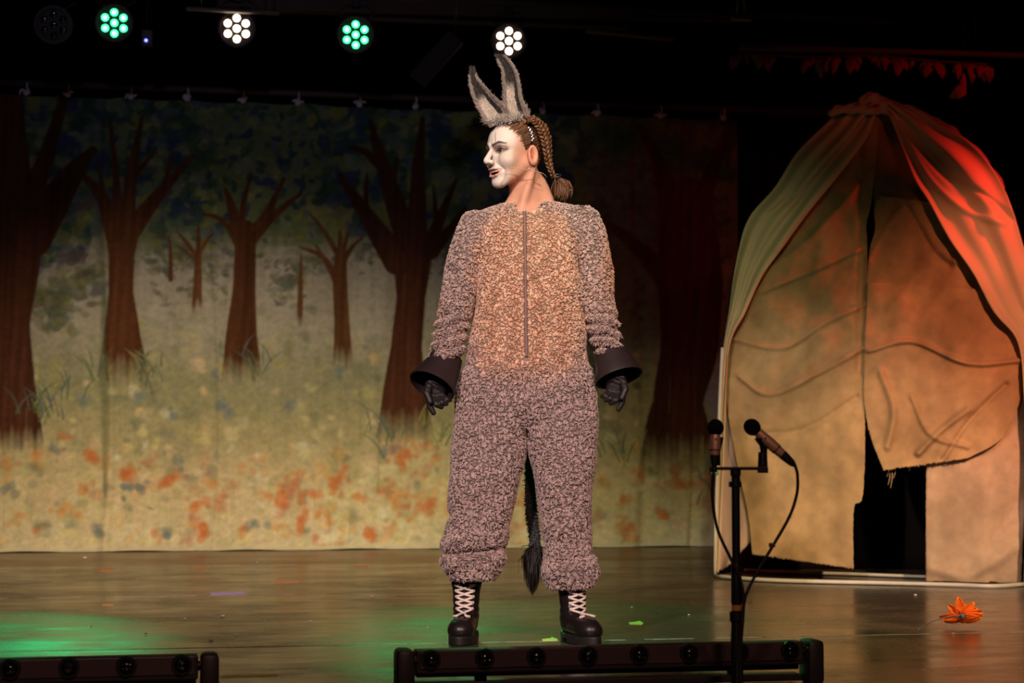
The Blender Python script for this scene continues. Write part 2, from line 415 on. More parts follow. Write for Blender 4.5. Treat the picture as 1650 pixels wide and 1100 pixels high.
# pale gaps between the trees
for x, y, rx, ry in ((110, 470, 60, 90), (255, 460, 45, 70), (345, 460, 28, 60), (450, 450, 40, 70), (600, 450, 34, 90), (590, 520, 30, 60), (1155, 610, 32, 75), (960, 520, 50, 80), (705, 480, 20, 90)):
    dab(x, y, rx, ry, 0, (0.46, 0.44, 0.36) if x < 1000 else (0.36, 0.35, 0.48), 0.75, 0.6)
# meadow dabs
for i in range(1500):
    x = R.uniform(-220, 1185); y = R.uniform(520, 890); t = (y-520)/370
    if R.random() > 0.35+0.65*t: continue
    if R.random() < t**1.3:
        c = R.choice([(0.70, 0.64, 0.36), (0.66, 0.60, 0.26), (0.68, 0.50, 0.24), (0.66, 0.66, 0.44), (0.50, 0.50, 0.24), (0.70, 0.54, 0.34)])
    else:
        c = R.choice([(0.26, 0.27, 0.14), (0.19, 0.22, 0.13), (0.40, 0.37, 0.14), (0.31, 0.30, 0.20), (0.48, 0.42, 0.22)])
    s = R.uniform(6, 20); dab(x, y, s, s*R.uniform(0.5, 1.1), R.uniform(0, 3), c, R.uniform(0.35, 0.8), 0.7)
for i in range(130):
    x = R.uniform(-200, 1180); y = R.gauss(800, 50)
    if y > 880: continue
    c = R.choice([(0.58, 0.20, 0.06), (0.62, 0.30, 0.09), (0.62, 0.36, 0.13), (0.52, 0.23, 0.13)])
    for k in range(4): s = R.uniform(6, 13); dab(x+R.gauss(0, 8), y+R.gauss(0, 8), s, s*0.8, R.uniform(0, 3), c, 0.5, 0.7)
for x, y in ((320, 815), (325, 855), (450, 800), (490, 840), (500, 800), (270, 770), (600, 860), (650, 740), (690, 815), (545, 790), (210, 760), (1060, 830), (1010, 855), (1100, 780), (150, 735)):
    for k in range(5): s = R.uniform(8, 14); dab(x+R.gauss(0, 7), y+R.gauss(0, 7), s, s*0.9, R.uniform(0, 3), (0.60, 0.19, 0.055), 0.6, 0.6)
for x, y in ((212, 780), (290, 745), (95, 725), (225, 640), (355, 660), (345, 605), (620, 725), (160, 855), (265, 860), (410, 840), (15, 790), (360, 650), (465, 655), (540, 600), (230, 780), (130, 640), (50, 600), (275, 665)):
    for k in range(4): s = R.uniform(6, 13); dab(x+R.gauss(0, 6), y+R.gauss(0, 5), s, s*0.8, R.uniform(0, 3), (0.20, 0.24, 0.22), 0.6, 0.5)
# mid-ground green scrub
for i in range(420):
    x = R.uniform(-200, 1185); y = R.gauss(560, 45)
    s = R.uniform(4, 13); dab(x, y, s, s*R.uniform(0.5, 1.3), R.uniform(0, 3), R.choice([(0.19, 0.26, 0.12), (0.28, 0.32, 0.15), (0.40, 0.40, 0.2), (0.24, 0.28, 0.22)]), R.uniform(0.2, 0.5), 0.7)
# canopy leaves
def leaf(x, y, s, dark):
    c = R.choice([(0.03, 0.055, 0.10), (0.025, 0.07, 0.05), (0.05, 0.10, 0.05), (0.035, 0.05, 0.13)] if dark else
                 [(0.24, 0.24, 0.05), (0.13, 0.18, 0.07), (0.11, 0.16, 0.10), (0.26, 0.27, 0.10), (0.10, 0.13, 0.14), (0.19, 0.23, 0.14)])
    dab(x, y, s, s*R.uniform(0.45, 0.7), R.uniform(0, 3.14), c, R.uniform(0.5, 0.9), 0.3)
def lowedge(x):
    return np.interp(x, [-250, 0, 90, 150, 230, 300, 345, 370, 440, 480, 560, 620, 700, 760, 850, 950, 1060, 1190],
                     [430, 430, 480, 430, 400, 400, 430, 400, 430, 430, 410, 380, 400, 400, 430, 430, 440, 470])
for i in range(1900):
    x = R.uniform(-230, 1185); le = lowedge(x); y = le-25-R.random()**0.8*(le-165)
    big = 21 if (x < 340 or x > 510) else 11
    leaf(x, y, R.uniform(0.5, 1.25)*big, R.random() < 0.5)
for x, y, s in ((85, 345, 22), (55, 415, 24), (120, 415, 26), (95, 455, 22), (70, 480, 26), (118, 467, 20), (60, 470, 18), (50, 490, 26), (248, 350, 15), (140, 330, 20), (100, 380, 22)):
    dab(x, y, s, s*0.5, R.uniform(-0.6, 0.9), R.choice([(0.11, 0.12, 0.10), (0.16, 0.18, 0.08), (0.08, 0.11, 0.12), (0.12, 0.09, 0.08)]), 0.8, 0.25)
for i in range(520):
    cx = R.choice([85, 110, 120, 250, 280, 330, 345, 440, 465, 500, 590, 700, 740, 950, 1010, 1040, 0, -60, -120]); x = cx+R.gauss(0, 26); y = lowedge(x)-10+abs(R.gauss(0, 34))
    s = R.uniform(5, 15) if x > 200 else R.uniform(9, 22)
    dab(x, y, s, s*R.uniform(0.4, 0.65), R.uniform(-0.9, 0.9), R.choice([(0.11, 0.14, 0.08), (0.20, 0.21, 0.08), (0.09, 0.12, 0.12), (0.15, 0.18, 0.11), (0.24, 0.24, 0.12), (0.13, 0.11, 0.08)]), R.uniform(0.35, 0.8), 0.4)
for i in range(500):
    x = R.uniform(-200, 1185); y = R.uniform(420, 560); s = R.uniform(5, 16)
    dab(x, y, s*0.7, s*1.4, R.uniform(-0.4, 0.4), R.choice([(0.30, 0.31, 0.22), (0.45, 0.42, 0.33), (0.36, 0.36, 0.20), (0.33, 0.31, 0.30)]), R.uniform(0.12, 0.35), 0.9)
dk_ = np.clip((PX-915)/60, 0, 1)*np.clip((610-PY)/70, 0, 1)*np.clip((PX < 1125)+0.55, 0, 1); IMG[:] = IMG*(1-0.8*dk_[..., None])+np.float32((0.085, 0.11, 0.06))*0.8*dk_[..., None]  # upper right painted darker, as shade beyond the edge of the wash
for i in range(260):
    x = R.uniform(930, 1185); y = R.uniform(180, 640); s = R.uniform(7, 18)
    dab(x, y, s, s*0.5, R.uniform(0, 3), R.choice([(0.04, 0.07, 0.04), (0.10, 0.14, 0.07), (0.13, 0.16, 0.12), (0.05, 0.07, 0.09)]), R.uniform(0.3, 0.7), 0.4)
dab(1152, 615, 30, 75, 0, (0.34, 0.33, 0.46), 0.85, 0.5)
# painted trunks
BR = (0.105, 0.040, 0.017); BR2 = (0.14, 0.062, 0.026); DB = (0.075, 0.027, 0.014)
def tree(strokes, col, fade=None):
    for pts, ws in strokes: stroke(pts, ws, col, 1, 2.5, fade)
tree([([(275, 450), (275, 410), (272, 380)], [8, 6, 3]), ([(275, 390), (262, 375)], [4, 2])], BR2)
tree([([(483, 522), (484, 460), (485, 410)], [11, 8, 3])], BR2, (500, 525))
tree([([(317, 498), (319, 430), (320, 365)], [17, 12, 5]), ([(318, 415), (300, 390), (285, 372)], [9, 6, 3]), ([(320, 410), (335, 385), (346, 375)], [8, 5, 2]), ([(318, 425), (305, 410), (285, 395)], [7, 5, 3])], BR2, (485, 502))
tree([([(553, 590), (551, 520), (548, 455), (549, 415)], [32, 25, 24, 20]), ([(549, 430), (549, 390), (548, 372)], [16, 9, 4]), ([(545, 455), (520, 415), (483, 398)], [16, 9, 4]),
      ([(545, 410), (520, 370), (497, 343)], [10, 7, 3]), ([(552, 420), (570, 395), (585, 382)], [12, 7, 3]), ([(552, 410), (558, 385), (562, 372)], [9, 6, 3]), ([(530, 430), (515, 405), (508, 395)], [7, 5, 3])], BR2, (560, 592))
tree([([(390, 612), (389, 540), (393, 470), (395, 400), (393, 375)], [66, 50, 37, 34, 42]), ([(385, 385), (375, 340), (364, 306)], [24, 17, 7]), ([(388, 365), (394, 320), (405, 280)], [13, 9, 4]),
      ([(402, 380), (430, 345), (457, 288)], [20, 15, 6]), ([(405, 385), (440, 348), (485, 312)], [22, 14, 5]), ([(378, 375), (350, 350), (325, 345)], [12, 8, 4])], BR, (575, 618))
tree([([(200, 618), (197, 550), (195, 470), (196, 410), (198, 360)], [84, 62, 40, 42, 60]), ([(185, 375), (165, 320), (130, 278)], [32, 20, 9]), ([(192, 370), (188, 300), (178, 195)], [22, 13, 5]),
      ([(205, 370), (212, 280), (230, 185)], [26, 18, 6]), ([(212, 290), (235, 262), (252, 238)], [10, 8, 4]), ([(212, 370), (255, 315), (310, 252)], [34, 20, 7]), ([(262, 308), (272, 275), (278, 240)], [12, 9, 4]), ([(175, 350), (165, 300), (158, 262)], [12, 8, 4])], BR, (570, 622))
tree([([(655, 712), (652, 640), (655, 560), (662, 480), (665, 400)], [92, 72, 50, 46, 66]), ([(640, 420), (590, 345), (548, 283)], [46, 26, 9]), ([(655, 380), (622, 280), (597, 195)], [40, 26, 8]), ([(618, 272), (590, 245), (563, 235)], [16, 12, 6]),
      ([(672, 385), (674, 280), (681, 190)], [34, 22, 8]), ([(690, 400), (712, 345), (735, 290)], [26, 16, 6]), ([(695, 405), (725, 370), (750, 335)], [26, 15, 6]), ([(635, 340), (636, 290), (640, 250)], [12, 8, 4]), ([(590, 330), (590, 300), (592, 280)], [10, 7, 4]), ([(702, 350), (700, 320), (698, 300)], [9, 6, 3])], DB, (660, 722))
tree([([(20, 722), (18, 620), (10, 520), (15, 420), (15, 300), (5, 150)], [104, 76, 76, 100, 72, 60]), ([(-60, 722), (-30, 600)], [60, 40]), ([(45, 330), (78, 240), (105, 148)], [38, 26, 14]), ([(50, 380), (110, 290), (150, 240)], [70, 40, 12])], DB, (690, 728))
tree([([(1095, 770), (1092, 650), (1110, 560), (1112, 450), (1105, 330)], [136, 80, 92, 104, 90]), ([(1075, 450), (1030, 400), (975, 358)], [40, 24, 12]), ([(1090, 350), (1060, 260), (1030, 200)], [40, 24, 10]), ([(1120, 350), (1150, 270), (1175, 210)], [34, 22, 10])], DB, (700, 778))
tree([([(-180, 722), (-175, 500), (-170, 150)], [70, 50, 60])], DB, (690, 728))
# reeds and grass strokes at the feet of the trees
for cx, cy, n in ((75, 660, 26), (235, 600, 16), (165, 600, 10), (100, 620, 10), (420, 590, 10), (620, 700, 14), (700, 700, 12), (1010, 740, 12), (1140, 770, 12), (930, 740, 10)):
    for k in range(n):
        x = cx+R.gauss(0, 18); y = cy+R.gauss(5, 14); a = R.uniform(-1.0, 1.0); l = R.uniform(18, 46)
        stroke([(x, y), (x+a*l*0.4, y-l*0.6), (x+a*l, y-l)], [3.5, 3, 1], R.choice([(0.10, 0.16, 0.08), (0.12, 0.15, 0.14), (0.28, 0.30, 0.1)]), 0.7, 1.5, None, False)
for k in range(50):
    x = R.uniform(-150, 1180); y = R.uniform(640, 880); stroke([(x, y), (x+R.gauss(0, 2), y-R.uniform(20, 60))], [2.5, 1.2], (0.24, 0.25, 0.16), 0.35, 1.5, None, False)
stroke([(168, 470), (165, 600), (170, 800)], [9, 10, 6], (0.16, 0.20, 0.10), 0.5, 5, None, False)  # dark line painted in as shade along a vertical fold of the cloth
# brushy grain
IMG *= (1+0.07*pnoise(3.2, 5, 0.3)+0.06*pnoise(7, 4, 1.9)+rng.normal(0, 0.05, PX.shape)*0.8)[..., None]
# cream hem at the foot
hem = np.clip((0.035-ZZ)/0.012, 0, 1)[..., None]; IMG[:] = IMG*(1-hem)+np.float32((0.60, 0.56, 0.36))*hem
# cloth shape: soft vertical folds
dep = 0.010*np.sin(AA*6+0.6*np.sin(ZZ*1.3))+0.006*np.sin(AA*17+ZZ)+0.010*np.sin(AA*2.3+1)
for a0, wd, am in ((0.66, 0.03, 0.03), (1.35, 0.02, 0.012), (2.4, 0.03, 0.012), (4.2, 0.04, 0.03), (4.55, 0.03, 0.03)):
    dep += am*np.exp(-((AA-a0-0.03*np.sin(ZZ*2))/wd)**2)
ZC = ZZ+0.004*np.sin(AA*9)*np.clip((0.3-ZZ)/0.3, 0, 1)
ZC = ZC-0.012*np.abs(np.sin((AA+0.05)*PI/0.40))*np.clip((ZZ-2.5)/0.43, 0, 1)
VX = WX+Vv.x*dep; VY = WY+Vv.y*dep
V = np.stack([VX, VY, np.maximum(ZC, 0.004)], -1).reshape(-1, 3)
i = np.arange(NH-1)[:, None]*NW; j = np.arange(NW-1)[None]
Q = np.stack([i+j, i+j+1, i+NW+j+1, i+NW+j], -1).reshape(-1, 4)
bd = thing('painted_backdrop', 'painted forest backdrop cloth with brown trees and orange flower meadow at rear of stage', 'backdrop', BO+Vector((0, 0, 0)))
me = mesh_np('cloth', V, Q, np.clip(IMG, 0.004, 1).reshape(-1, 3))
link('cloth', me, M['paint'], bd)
for kx, ky in ((35, 137), (103, 142), (205, 146), (297, 152), (388, 155), (477, 156), (577, 160), (668, 163), (775, 170), (875, 177), (963, 178), (1066, 178), (1168, 185)):
    d = Vector(((kx-825)/F, 1, 0)); a = (BO.y*d.x-BO.x)/(U.x-U.y*d.x)
    p = Vector((BO.x+a*U.x, BO.y+a*U.y, 2.935)); b = B()
    b.ball(p+Vector((0, -0.02, 0.0)), 0.020, (1.1, 0.8, 1.0), 10)
    b.tube(curve_pts([p, p+Vector((0.01, -0.03, 0.03)), p+Vector((0, -0.01, 0.075)), p+Vector((-0.01, 0.03, 0.04)), p+Vector((0, 0.01, 0))], 10), 0.006, 6)
    for s in (-1, 1):
        if R.random() < 0.85:
            l = R.uniform(0.02, 0.05)
            b.tube(curve_pts([p+Vector((0, -0.02, 0)), p+Vector((s*l*0.6, -0.035, 0.012*R.uniform(0, 2))), p+Vector((s*l, -0.03, R.uniform(-0.02, 0.01)))], 5), [0.007, 0.008, 0.008, 0.008, 0.007, 0.004], 6)
    b.build('cloth_tie', M['tie'], bd)
def alongpipe(name, a0, a1, z, r, off, label, cat, m):
    b = B().tube([BO+U*a0+Vv*off+Vector((0, 0, z)), BO+U*a1+Vv*off+Vector((0, 0, z))], r, 12)
    return tag(b.build(name, m, None), label, cat)
brown = mat('dim_brown_steel', (0.05, 0.03, 0.022), 0.6)
alongpipe('curtain_pipe', -1.5, 6.2, 3.0, 0.024, 0.0, 'dark horizontal pipe the painted forest cloth is tied to', 'pipe', brown)
# ------------------------------------------------------------------ overhead lighting rig
bar_v = -1.0
def onrig(px, py, off):
    d = Vector(((px-825)/F, 1, 0)); O = BO+Vv*off; a = (O.y*d.x-O.x)/(U.x-U.y*d.x)
    P = O+U*a; q = at(px, py, P.y); return Vector((P.x, P.y, q.z))
alongpipe('lighting_pipe', -1.5, 6.2, 3.42, 0.026, bar_v, 'dark lighting bar holding the overhead lamps', 'pipe', brown)
def emitter(name, col, s):
    m, nt, b = nodemat(name); b.inputs['Base Color'].default_value = (*col, 1)
    b.inputs['Emission Color'].default_value = (*col, 1); b.inputs['Emission Strength'].default_value = s
    b.inputs['Roughness'].default_value = 0.2; return m
EG = emitter('green_light', (0.03, 1.0, 0.22), 7); EG2 = emitter('green_core', (0.45, 1.0, 0.65), 6)
EW = emitter('warm_light', (1.0, 0.78, 0.55), 9); EB = emitter('blue_light', (0.1, 0.12, 1.0), 8)
rigs = [(77, 40, None, 'unlit round stage lamp at far left of lighting bar'),
        (176, 37, EG, 'leftmost green lit round stage lamp on overhead bar'),
        (376, 46, EW, 'warm white lit stage lamp between the two green lamps'),
        (570, 56, EG, 'green lit stage lamp right of the first warm white lamp'),
        (820, 66, EW, 'warm white stage lamp directly above the donkey ears')]
for q, (px, py, em, lab) in enumerate(rigs):
    c = onrig(px, py, bar_v)
    t = thing('stage_lamp', lab, 'stage lamp', c, 'lamps on the overhead lighting bar')
    tgt = onfloor(px*0.8+150, 1150)-c
    tgt = (Vector((0.12*(825-px)/825, -1, -0.20))).normalized()
    rot = tgt.to_track_quat('Y', 'Z').to_matrix().to_4x4()   # local +Y looks out of the lamp
    T = Matrix.Translation(c) @ rot
    w_ = lambda x, y, z: T @ Vector((x, y, z))
    b = B(); b.tube([w_(0, -0.17, 0), w_(0, -0.15, 0), w_(0, -0.05, 0), w_(0, 0.0, 0)], [0.05, 0.085, 0.105, 0.108], 28)
    b.build('housing', M['housing'], t, True, 40)
    b = B()
    for k in range(32):
        a = 2*PI*k/32; a2 = 2*PI*(k+1)/32
        f = lambda an, rr, y: b.bm.verts.new(w_(rr*math.cos(an), y, rr*math.sin(an)))
        q1 = [f(a, 0.112, -0.01), f(a2, 0.112, -0.01), f(a2, 0.112, 0.022), f(a, 0.112, 0.022)]; b.bm.faces.new(q1)
        q2 = [f(a, 0.112, 0.022), f(a2, 0.112, 0.022), f(a2, 0.098, 0.022), f(a, 0.098, 0.022)]; b.bm.faces.new(q2)
        q3 = [f(a, 0.098, 0.022), f(a2, 0.098, 0.022), f(a2, 0.098, -0.002), f(a, 0.098, -0.002)]; b.bm.faces.new(q3)
    bmesh.ops.remove_doubles(b.bm, verts=b.bm.verts[:], dist=0.0003)
    b.build('rim', M['panel'], t, True, 40)
    pts = [(0, 0)]+[(0.062*math.cos(a), 0.062*math.sin(a)) for a in [PI/6+k*PI/3 for k in range(6)]]
    for (x, z) in pts:
        b = B(); b.ball(w_(x, 0.004, z), 0.0215, (1, 0.35, 1), 16, rot)
        b.build('lens', em if em else M['lens'], t)
        if em is EG:
            b = B(); b.ball(w_(x, 0.0105, z), 0.010, (1, 0.35, 1), 10, rot); b.build('bulb', EG2, t)
    b = B(); zt = 3.42-c.z
    b.tube([w_(-0.118, -0.06, 0), c+Vector((-0.122, 0.03, 0.14)), c+Vector((-0.06, 0.03, zt-0.06)), c+Vector((0.06, 0.03, zt-0.06)), c+Vector((0.122, 0.03, 0.14)), w_(0.118, -0.06, 0)], 0.007, 6)
    b.build('yoke', M['black'], t)
    b = B(); b.box(c+Vector((0, 0.015, zt-0.02)), (0.05, 0.05, 0.11), PHI, 0.006); b.build('clamp', M['black'], t, False)
p = onrig(228, 65, bar_v); b = B(); b.box(p+Vector((0, 0.03, 0.02)), (0.07, 0.05, 0.1), PHI, 0.008)
t = tag(b.build('control_box', M['housing'], None, False), 'small dark box with blue pilot light beside leftmost green lamp', 'control box')
b = B(); b.ball(p+Vector((0, 0.0, 0)), 0.009, (1, 0.6, 1), 10); b.build('pilot_light', EB, t)
b = B(); b.tube([p+Vector((0, 0.03, 0.06)), p+Vector((0, 0.03, 3.41-p.z))], 0.006, 6); b.build('hanger', M['black'], t)
# dim steelwork under the roof
def beam(name, p0, p1, w, h, m, label, cat):
    p0, p1 = Vector(p0), Vector(p1); d = p1-p0; L = d.length
    x = d.normalized(); y = Vector((0, 0, 1)).cross(x).normalized(); z = x.cross(y)
    mt = Matrix((x, y, z)).transposed().to_4x4(); mt.translation = (p0+p1)/2
    b = B().box(None, (L, w, h), 0, 0.004, mt)
    o = tag(b.build(name, m, None, False), label, cat)
    for f in ((0.15, 0.85) if abs(d.z) < 0.3*L else (0.02,)):
        p = p0.lerp(p1, f); B().tube([p, Vector((p.x, p.y, 4.11))], 0.005, 6).build('hanger_rod', M['black'], o)
    return o
bb = mat('brown_joist', (0.08, 0.048, 0.037), 0.8)
beam('ceiling_joist', at(350, 5, 11.5), at(1180, 24, 12.5), 0.09, 0.10, bb, 'dim brown joist crossing under the ceiling, topmost of the overhead bars', 'joist')
beam('slotted_rail', at(560, 30, 11.75), at(1010, 46, 12.3), 0.05, 0.022, bb, 'thin brown rail just below the ceiling joist', 'rail')
beam('slotted_rail', at(945, 50, 11.9), at(1085, 64, 12.1), 0.05, 0.02, mat('pale_rail', (0.16, 0.12, 0.09), 0.6), 'short paler rail right of the warm lamp above the ears', 'rail')
beam('slotted_rail', at(300, 14, 10.9), at(450, 22, 11.1), 0.04, 0.018, mat('pale_rail_b', (0.13, 0.09, 0.075), 0.6), 'short pale rail above the left warm white lamp', 'rail')
beam('hanging_brace', at(735, 60, 10.9), at(672, 130, 10.9), 0.06, 0.11, mat('rust_brace', (0.022, 0.010, 0.007), 0.8), 'dim rust brown diagonal brace left of the donkey ears', 'brace')
t = thing('hinged_bracket', 'small pale two-armed bracket at right end of ceiling joist', 'bracket', at(1195, 8, 9.1))
for dx in (-7, 7):
    B().tube(curve_pts([at(1195+dx, -8, 9.1), at(1195+dx*0.7, 2, 9.08), at(1195+dx*0.9, 14, 9.1), at(1195+dx*0.7, 26, 9.1)], 8), 0.008, 6).build('arm', mat('bracket_metal', (0.08, 0.055, 0.04), 0.5), t)
B().box(at(1195, 30, 9.1), (0.10, 0.05, 0.02), PHI, 0.003).build('plate', bb, t, False)
# black side curtains
def curtain(name, a0, a1, off, z1, label, m, seed):
    n = int((a1-a0)/0.012); rr = random.Random(seed); ph = rr.uniform(0, 6)
    a = np.linspace(a0, a1, n); zs = np.linspace(0.01, z1, 12); A_, Z_ = np.meshgrid(a, zs)
    d = 0.05*np.sin(A_*32+ph+1.2*np.sin(A_*5.1))*(1-0.15*Z_/z1)+0.012*np.sin(A_*75+Z_)
    V = np.stack([BO.x+A_*U.x+Vv.x*(off+d), BO.y+A_*U.y+Vv.y*(off+d), Z_], -1).reshape(-1, 3)
    i = np.arange(11)[:, None]*n; j = np.arange(n-1)[None]
    me = mesh_np(name, V, np.stack([i+j, i+j+1, i+n+j+1, i+n+j], -1).reshape(-1, 4))
    o = link(name, me, m); tag(o, label, 'curtain')
    s = o.modifiers.new('s', 'SOLIDIFY'); s.thickness = 0.004
    return o
cm = mat('black_velvet', (0.014, 0.008, 0.009), 0.9, 0, 0.2, 5, spec=0.05)
curtain('stage_curtain', 4.93, 7.6, 0.35, 3.6, 'black pleated stage curtain hanging behind the cloth hut', cm, 2)
curtain('stage_curtain', 6.55, 7.6, -0.9, 3.6, 'dark pleated curtain with red light at the right edge of the stage', cm, 5)
# withered leaf garland above the hut
gl = thing('leaf_garland', 'dry leaf garland hanging above the hut, reddened at its right end', 'garland', at(1380, 95, 11.0))
gp = curve_pts([at(1190, 84, 11.0), at(1300, 92, 11.0), at(1400, 90, 10.9), at(1500, 98, 10.8), at(1590, 104, 10.7)], 40)
B().tube(gp, 0.008, 6).build('vine', bb, gl)
for k in (2, 20, 38): B().tube([gp[k], Vector((gp[k].x, gp[k].y, 4.11))], 0.002, 5).build('hanging_wire', M['cable'], gl)
lm = mat('dry_leaf', (0.22, 0.12, 0.06), 0.8)
rl = random.Random(9)
for k in range(46):
    p = gp[rl.randrange(41)]; l = rl.uniform(0.05, 0.13); wd = l*0.32; dx = rl.uniform(-0.5, 0.5)
    x = Vector((1, rl.uniform(-.6, .6), 0)).normalized(); dn = Vector((dx, rl.uniform(-.3, .3), -1)).normalized()
    b = B(); pr = []
    for t_, wv in ((0, 0.1), (0.3, 0.9), (0.65, 0.7), (1, 0.05)):
        cc = p+dn*l*t_+Vector((0, -0.02*math.sin(t_*3), 0))
        pr.append([b.bm.verts.new(cc-x*wd*wv), b.bm.verts.new(cc+Vector((0, 0.008, 0))), b.bm.verts.new(cc+x*wd*wv)])
    for u_ in range(3):
        for s_ in range(2): b.bm.faces.new((pr[u_][s_], pr[u_][s_+1], pr[u_+1][s_+1], pr[u_+1][s_]))
    o = b.build('leaf', lm, gl); sm = o.modifiers.new('s', 'SOLIDIFY'); sm.thickness = 0.002
beam('curtain_track', at(1190, 76, 11.2), at(1720, 92, 10.9), 0.05, 0.03, bb, 'dark track above the leaf garland', 'rail')
# cloth scrap, the red light on it put into its colour
b = B(); P = [at(*q) for q in ((1553, 118, 9.9), (1556, 132, 9.88), (1556, 152, 9.9), (1544, 159, 9.86), (1529, 158, 9.9), (1538, 142, 9.84), (1546, 134, 9.82))]
vs = [b.bm.verts.new(p) for p in P]
for tri in ((0, 6, 1), (1, 6, 5), (1, 5, 2), (2, 5, 3), (3, 5, 4)): b.bm.faces.new([vs[k] for k in tri])
o = b.build('cloth_pennant', mat('pennant_cloth', (0.7, 0.25, 0.18), 0.9), None, False); s = o.modifiers.new('s', 'SOLIDIFY'); s.thickness = 0.004
tag(o, 'small triangular red-lit cloth pennant hanging upper right of the hut', 'pennant')
B().tube([P[0], Vector((P[0].x, P[0].y, 4.1))], 0.0015, 5).build('thread', M['cable'], o)

# ------------------------------------------------------------------ the cloth hut
HX0, HY0 = 1.02, 9.32
def hutY(px, off=0.0):
    x = (px-825)/F; k = -0.40     # front plane Y = HY0 + k*(X-HX0), X = x*Y
    return (HY0-k*HX0)/(1-k*x)+off
hut = thing('cloth_hut', 'tall domed hut of cream canvas and ragged burlap with dark doorway', 'hut', at(1400, 935, hutY(1400)))
def bulge(px, py):
    t = np.clip((940-py)/790, 0, 1); s = (px-1405)/250
    return 0.42*t**2.2+0.28*np.clip(np.abs(s)-0.45, 0, 1)**2*(1.0)
def sheet(name, LB, RB, n, m, off, disp, colf, material, thick=0.004, ragged=0, seed=0, label=None, par=None):
    """cloth between a left and a right edge line (top to bottom)"""
    rr = np.random.default_rng(seed)
    def prm(P):
        P = np.array(P, float); d = np.r_[0, np.cumsum(np.hypot(*np.diff(P, axis=0).T))]; d /= d[-1]
        vv = np.linspace(0, 1, m); c = curve_pts([Vector((p[0], p[1], 0)) for p in P], 400)
        c = np.array([[q.x, q.y] for q in c]); dd = np.r_[0, np.cumsum(np.hypot(*np.diff(c, axis=0).T))]; dd /= dd[-1]
        return np.stack([np.interp(vv, dd, c[:, 0]), np.interp(vv, dd, c[:, 1])], -1)
    Lp, Rp = prm(LB), prm(RB); uu = np.linspace(0, 1, n)
    G = Lp[:, None]*(1-uu[None, :, None])+Rp[:, None]*uu[None, :, None]
    if ragged:
        G[-1, :, 1] += rr.normal(0, ragged, n)
        G[:, 0, 0] += rr.normal(0, ragged*0.3, m); G[:, -1, 0] += rr.normal(0, ragged*0.3, m)
    UU, VV = np.meshgrid(uu, np.linspace(0, 1, m))
    px, py = G[..., 0], G[..., 1]
    Y = hutY(px)+off+bulge(px, py)+disp(UU, VV, px, py)
    x = (px-825)/F; c = (550-py)/F; dy = CT-c*ST; dz = ST+c*CT
    Vt = np.stack([x*Y/dy, Y, np.maximum(HC+dz*Y/dy, 0.006)], -1).reshape(-1, 3)
    i = np.arange(m-1)[:, None]*n; j = np.arange(n-1)[None]
    me = mesh_np(name, Vt, np.stack([i+j, i+n+j, i+n+j+1, i+j+1], -1).reshape(-1, 4), colf(UU, VV, px, py).reshape(-1, 3))
    o = link(name, me, material, par or hut)
    s = o.modifiers.new('s', 'SOLIDIFY'); s.thickness = thick; s.offset = 0
    if label: o['label'] = label
    return o
def crease(px, py, pts, w, amp):
    w = w*0.75; amp = amp*1.15
    cp = curve_pts([Vector((p[0], p[1], 0)) for p in pts], 5*len(pts)); pts = [(p.x, p.y) for p in cp]
    D = np.full(px.shape, 1e6)
    for (a, b) in zip(pts[:-1], pts[1:]):
        dx, dy = b[0]-a[0], b[1]-a[1]; t = np.clip(((px-a[0])*dx+(py-a[1])*dy)/(dx*dx+dy*dy), 0, 1)
        D = np.minimum(D, np.hypot(px-a[0]-t*dx, py-a[1]-t*dy))
    return amp*np.exp(-(D/w)**2)
cream = lambda u, v, x, y: np.ones(x.shape+(3,))*np.float32((0.60, 0.47, 0.30))*(1+0.04*np.sin(x/9)+0.03*np.sin(y/13))[..., None]
def burl(tint):
    return lambda u, v, x, y: np.float32(tint)*np.ones(x.shape+(3,))*(1+0.10*np.sin(x/31+1.3*np.sin(y/47))+0.08*np.sin(y/23+x/60)+0.05*np.sin(x/7))[..., None]
W2 = lambda px, py, a: 0.0012*np.sin(px/4.1+2*np.sin(py/19))*np.cos(py/6.3+px/15)+0.9*a*(np.sin(px/17+1.5*np.sin(py/33))*np.cos(py/26+0.8*np.sin(px/29))+0.6*np.sin(px/9+py/14)*np.sin(py/41))
# inner burlap, upper (behind the slit)
dU = lambda u, v, x, y: W2(x, y, 0.012)+crease(x, y, [(1385, 300), (1300, 390), (1230, 440)], 9, -0.02)+crease(x, y, [(1225, 470), (1300, 440), (1390, 400)], 6, -0.022)+crease(x, y, [(1180, 545), (1260, 560), (1330, 520), (1395, 490)], 5, -0.02)+crease(x, y, [(1190, 605), (1240, 635), (1320, 600), (1392, 560)], 5, -0.022)+crease(x, y, [(1380, 180), (1390, 350), (1385, 600)], 10, 0.02)+crease(x, y, [(1215, 700), (1300, 690), (1380, 640)], 7, 0.015)
sheet('left_burlap_panel', [(1405, 168), (1330, 270), (1250, 390), (1192, 490), (1166, 560), (1172, 660), (1190, 760), (1205, 830), (1212, 893)],
      [(1418, 168), (1411, 260), (1404, 325), (1396, 360), (1397, 405), (1396, 480), (1392, 600), (1394, 700), (1390, 800), (1376, 820), (1375, 916)], 110, 260, 0.035, dU, burl((0.42, 0.265, 0.13)), M['burlap'], 0.004, 0.8, 1, 'burlap panel left of the slit, reaching the ground')
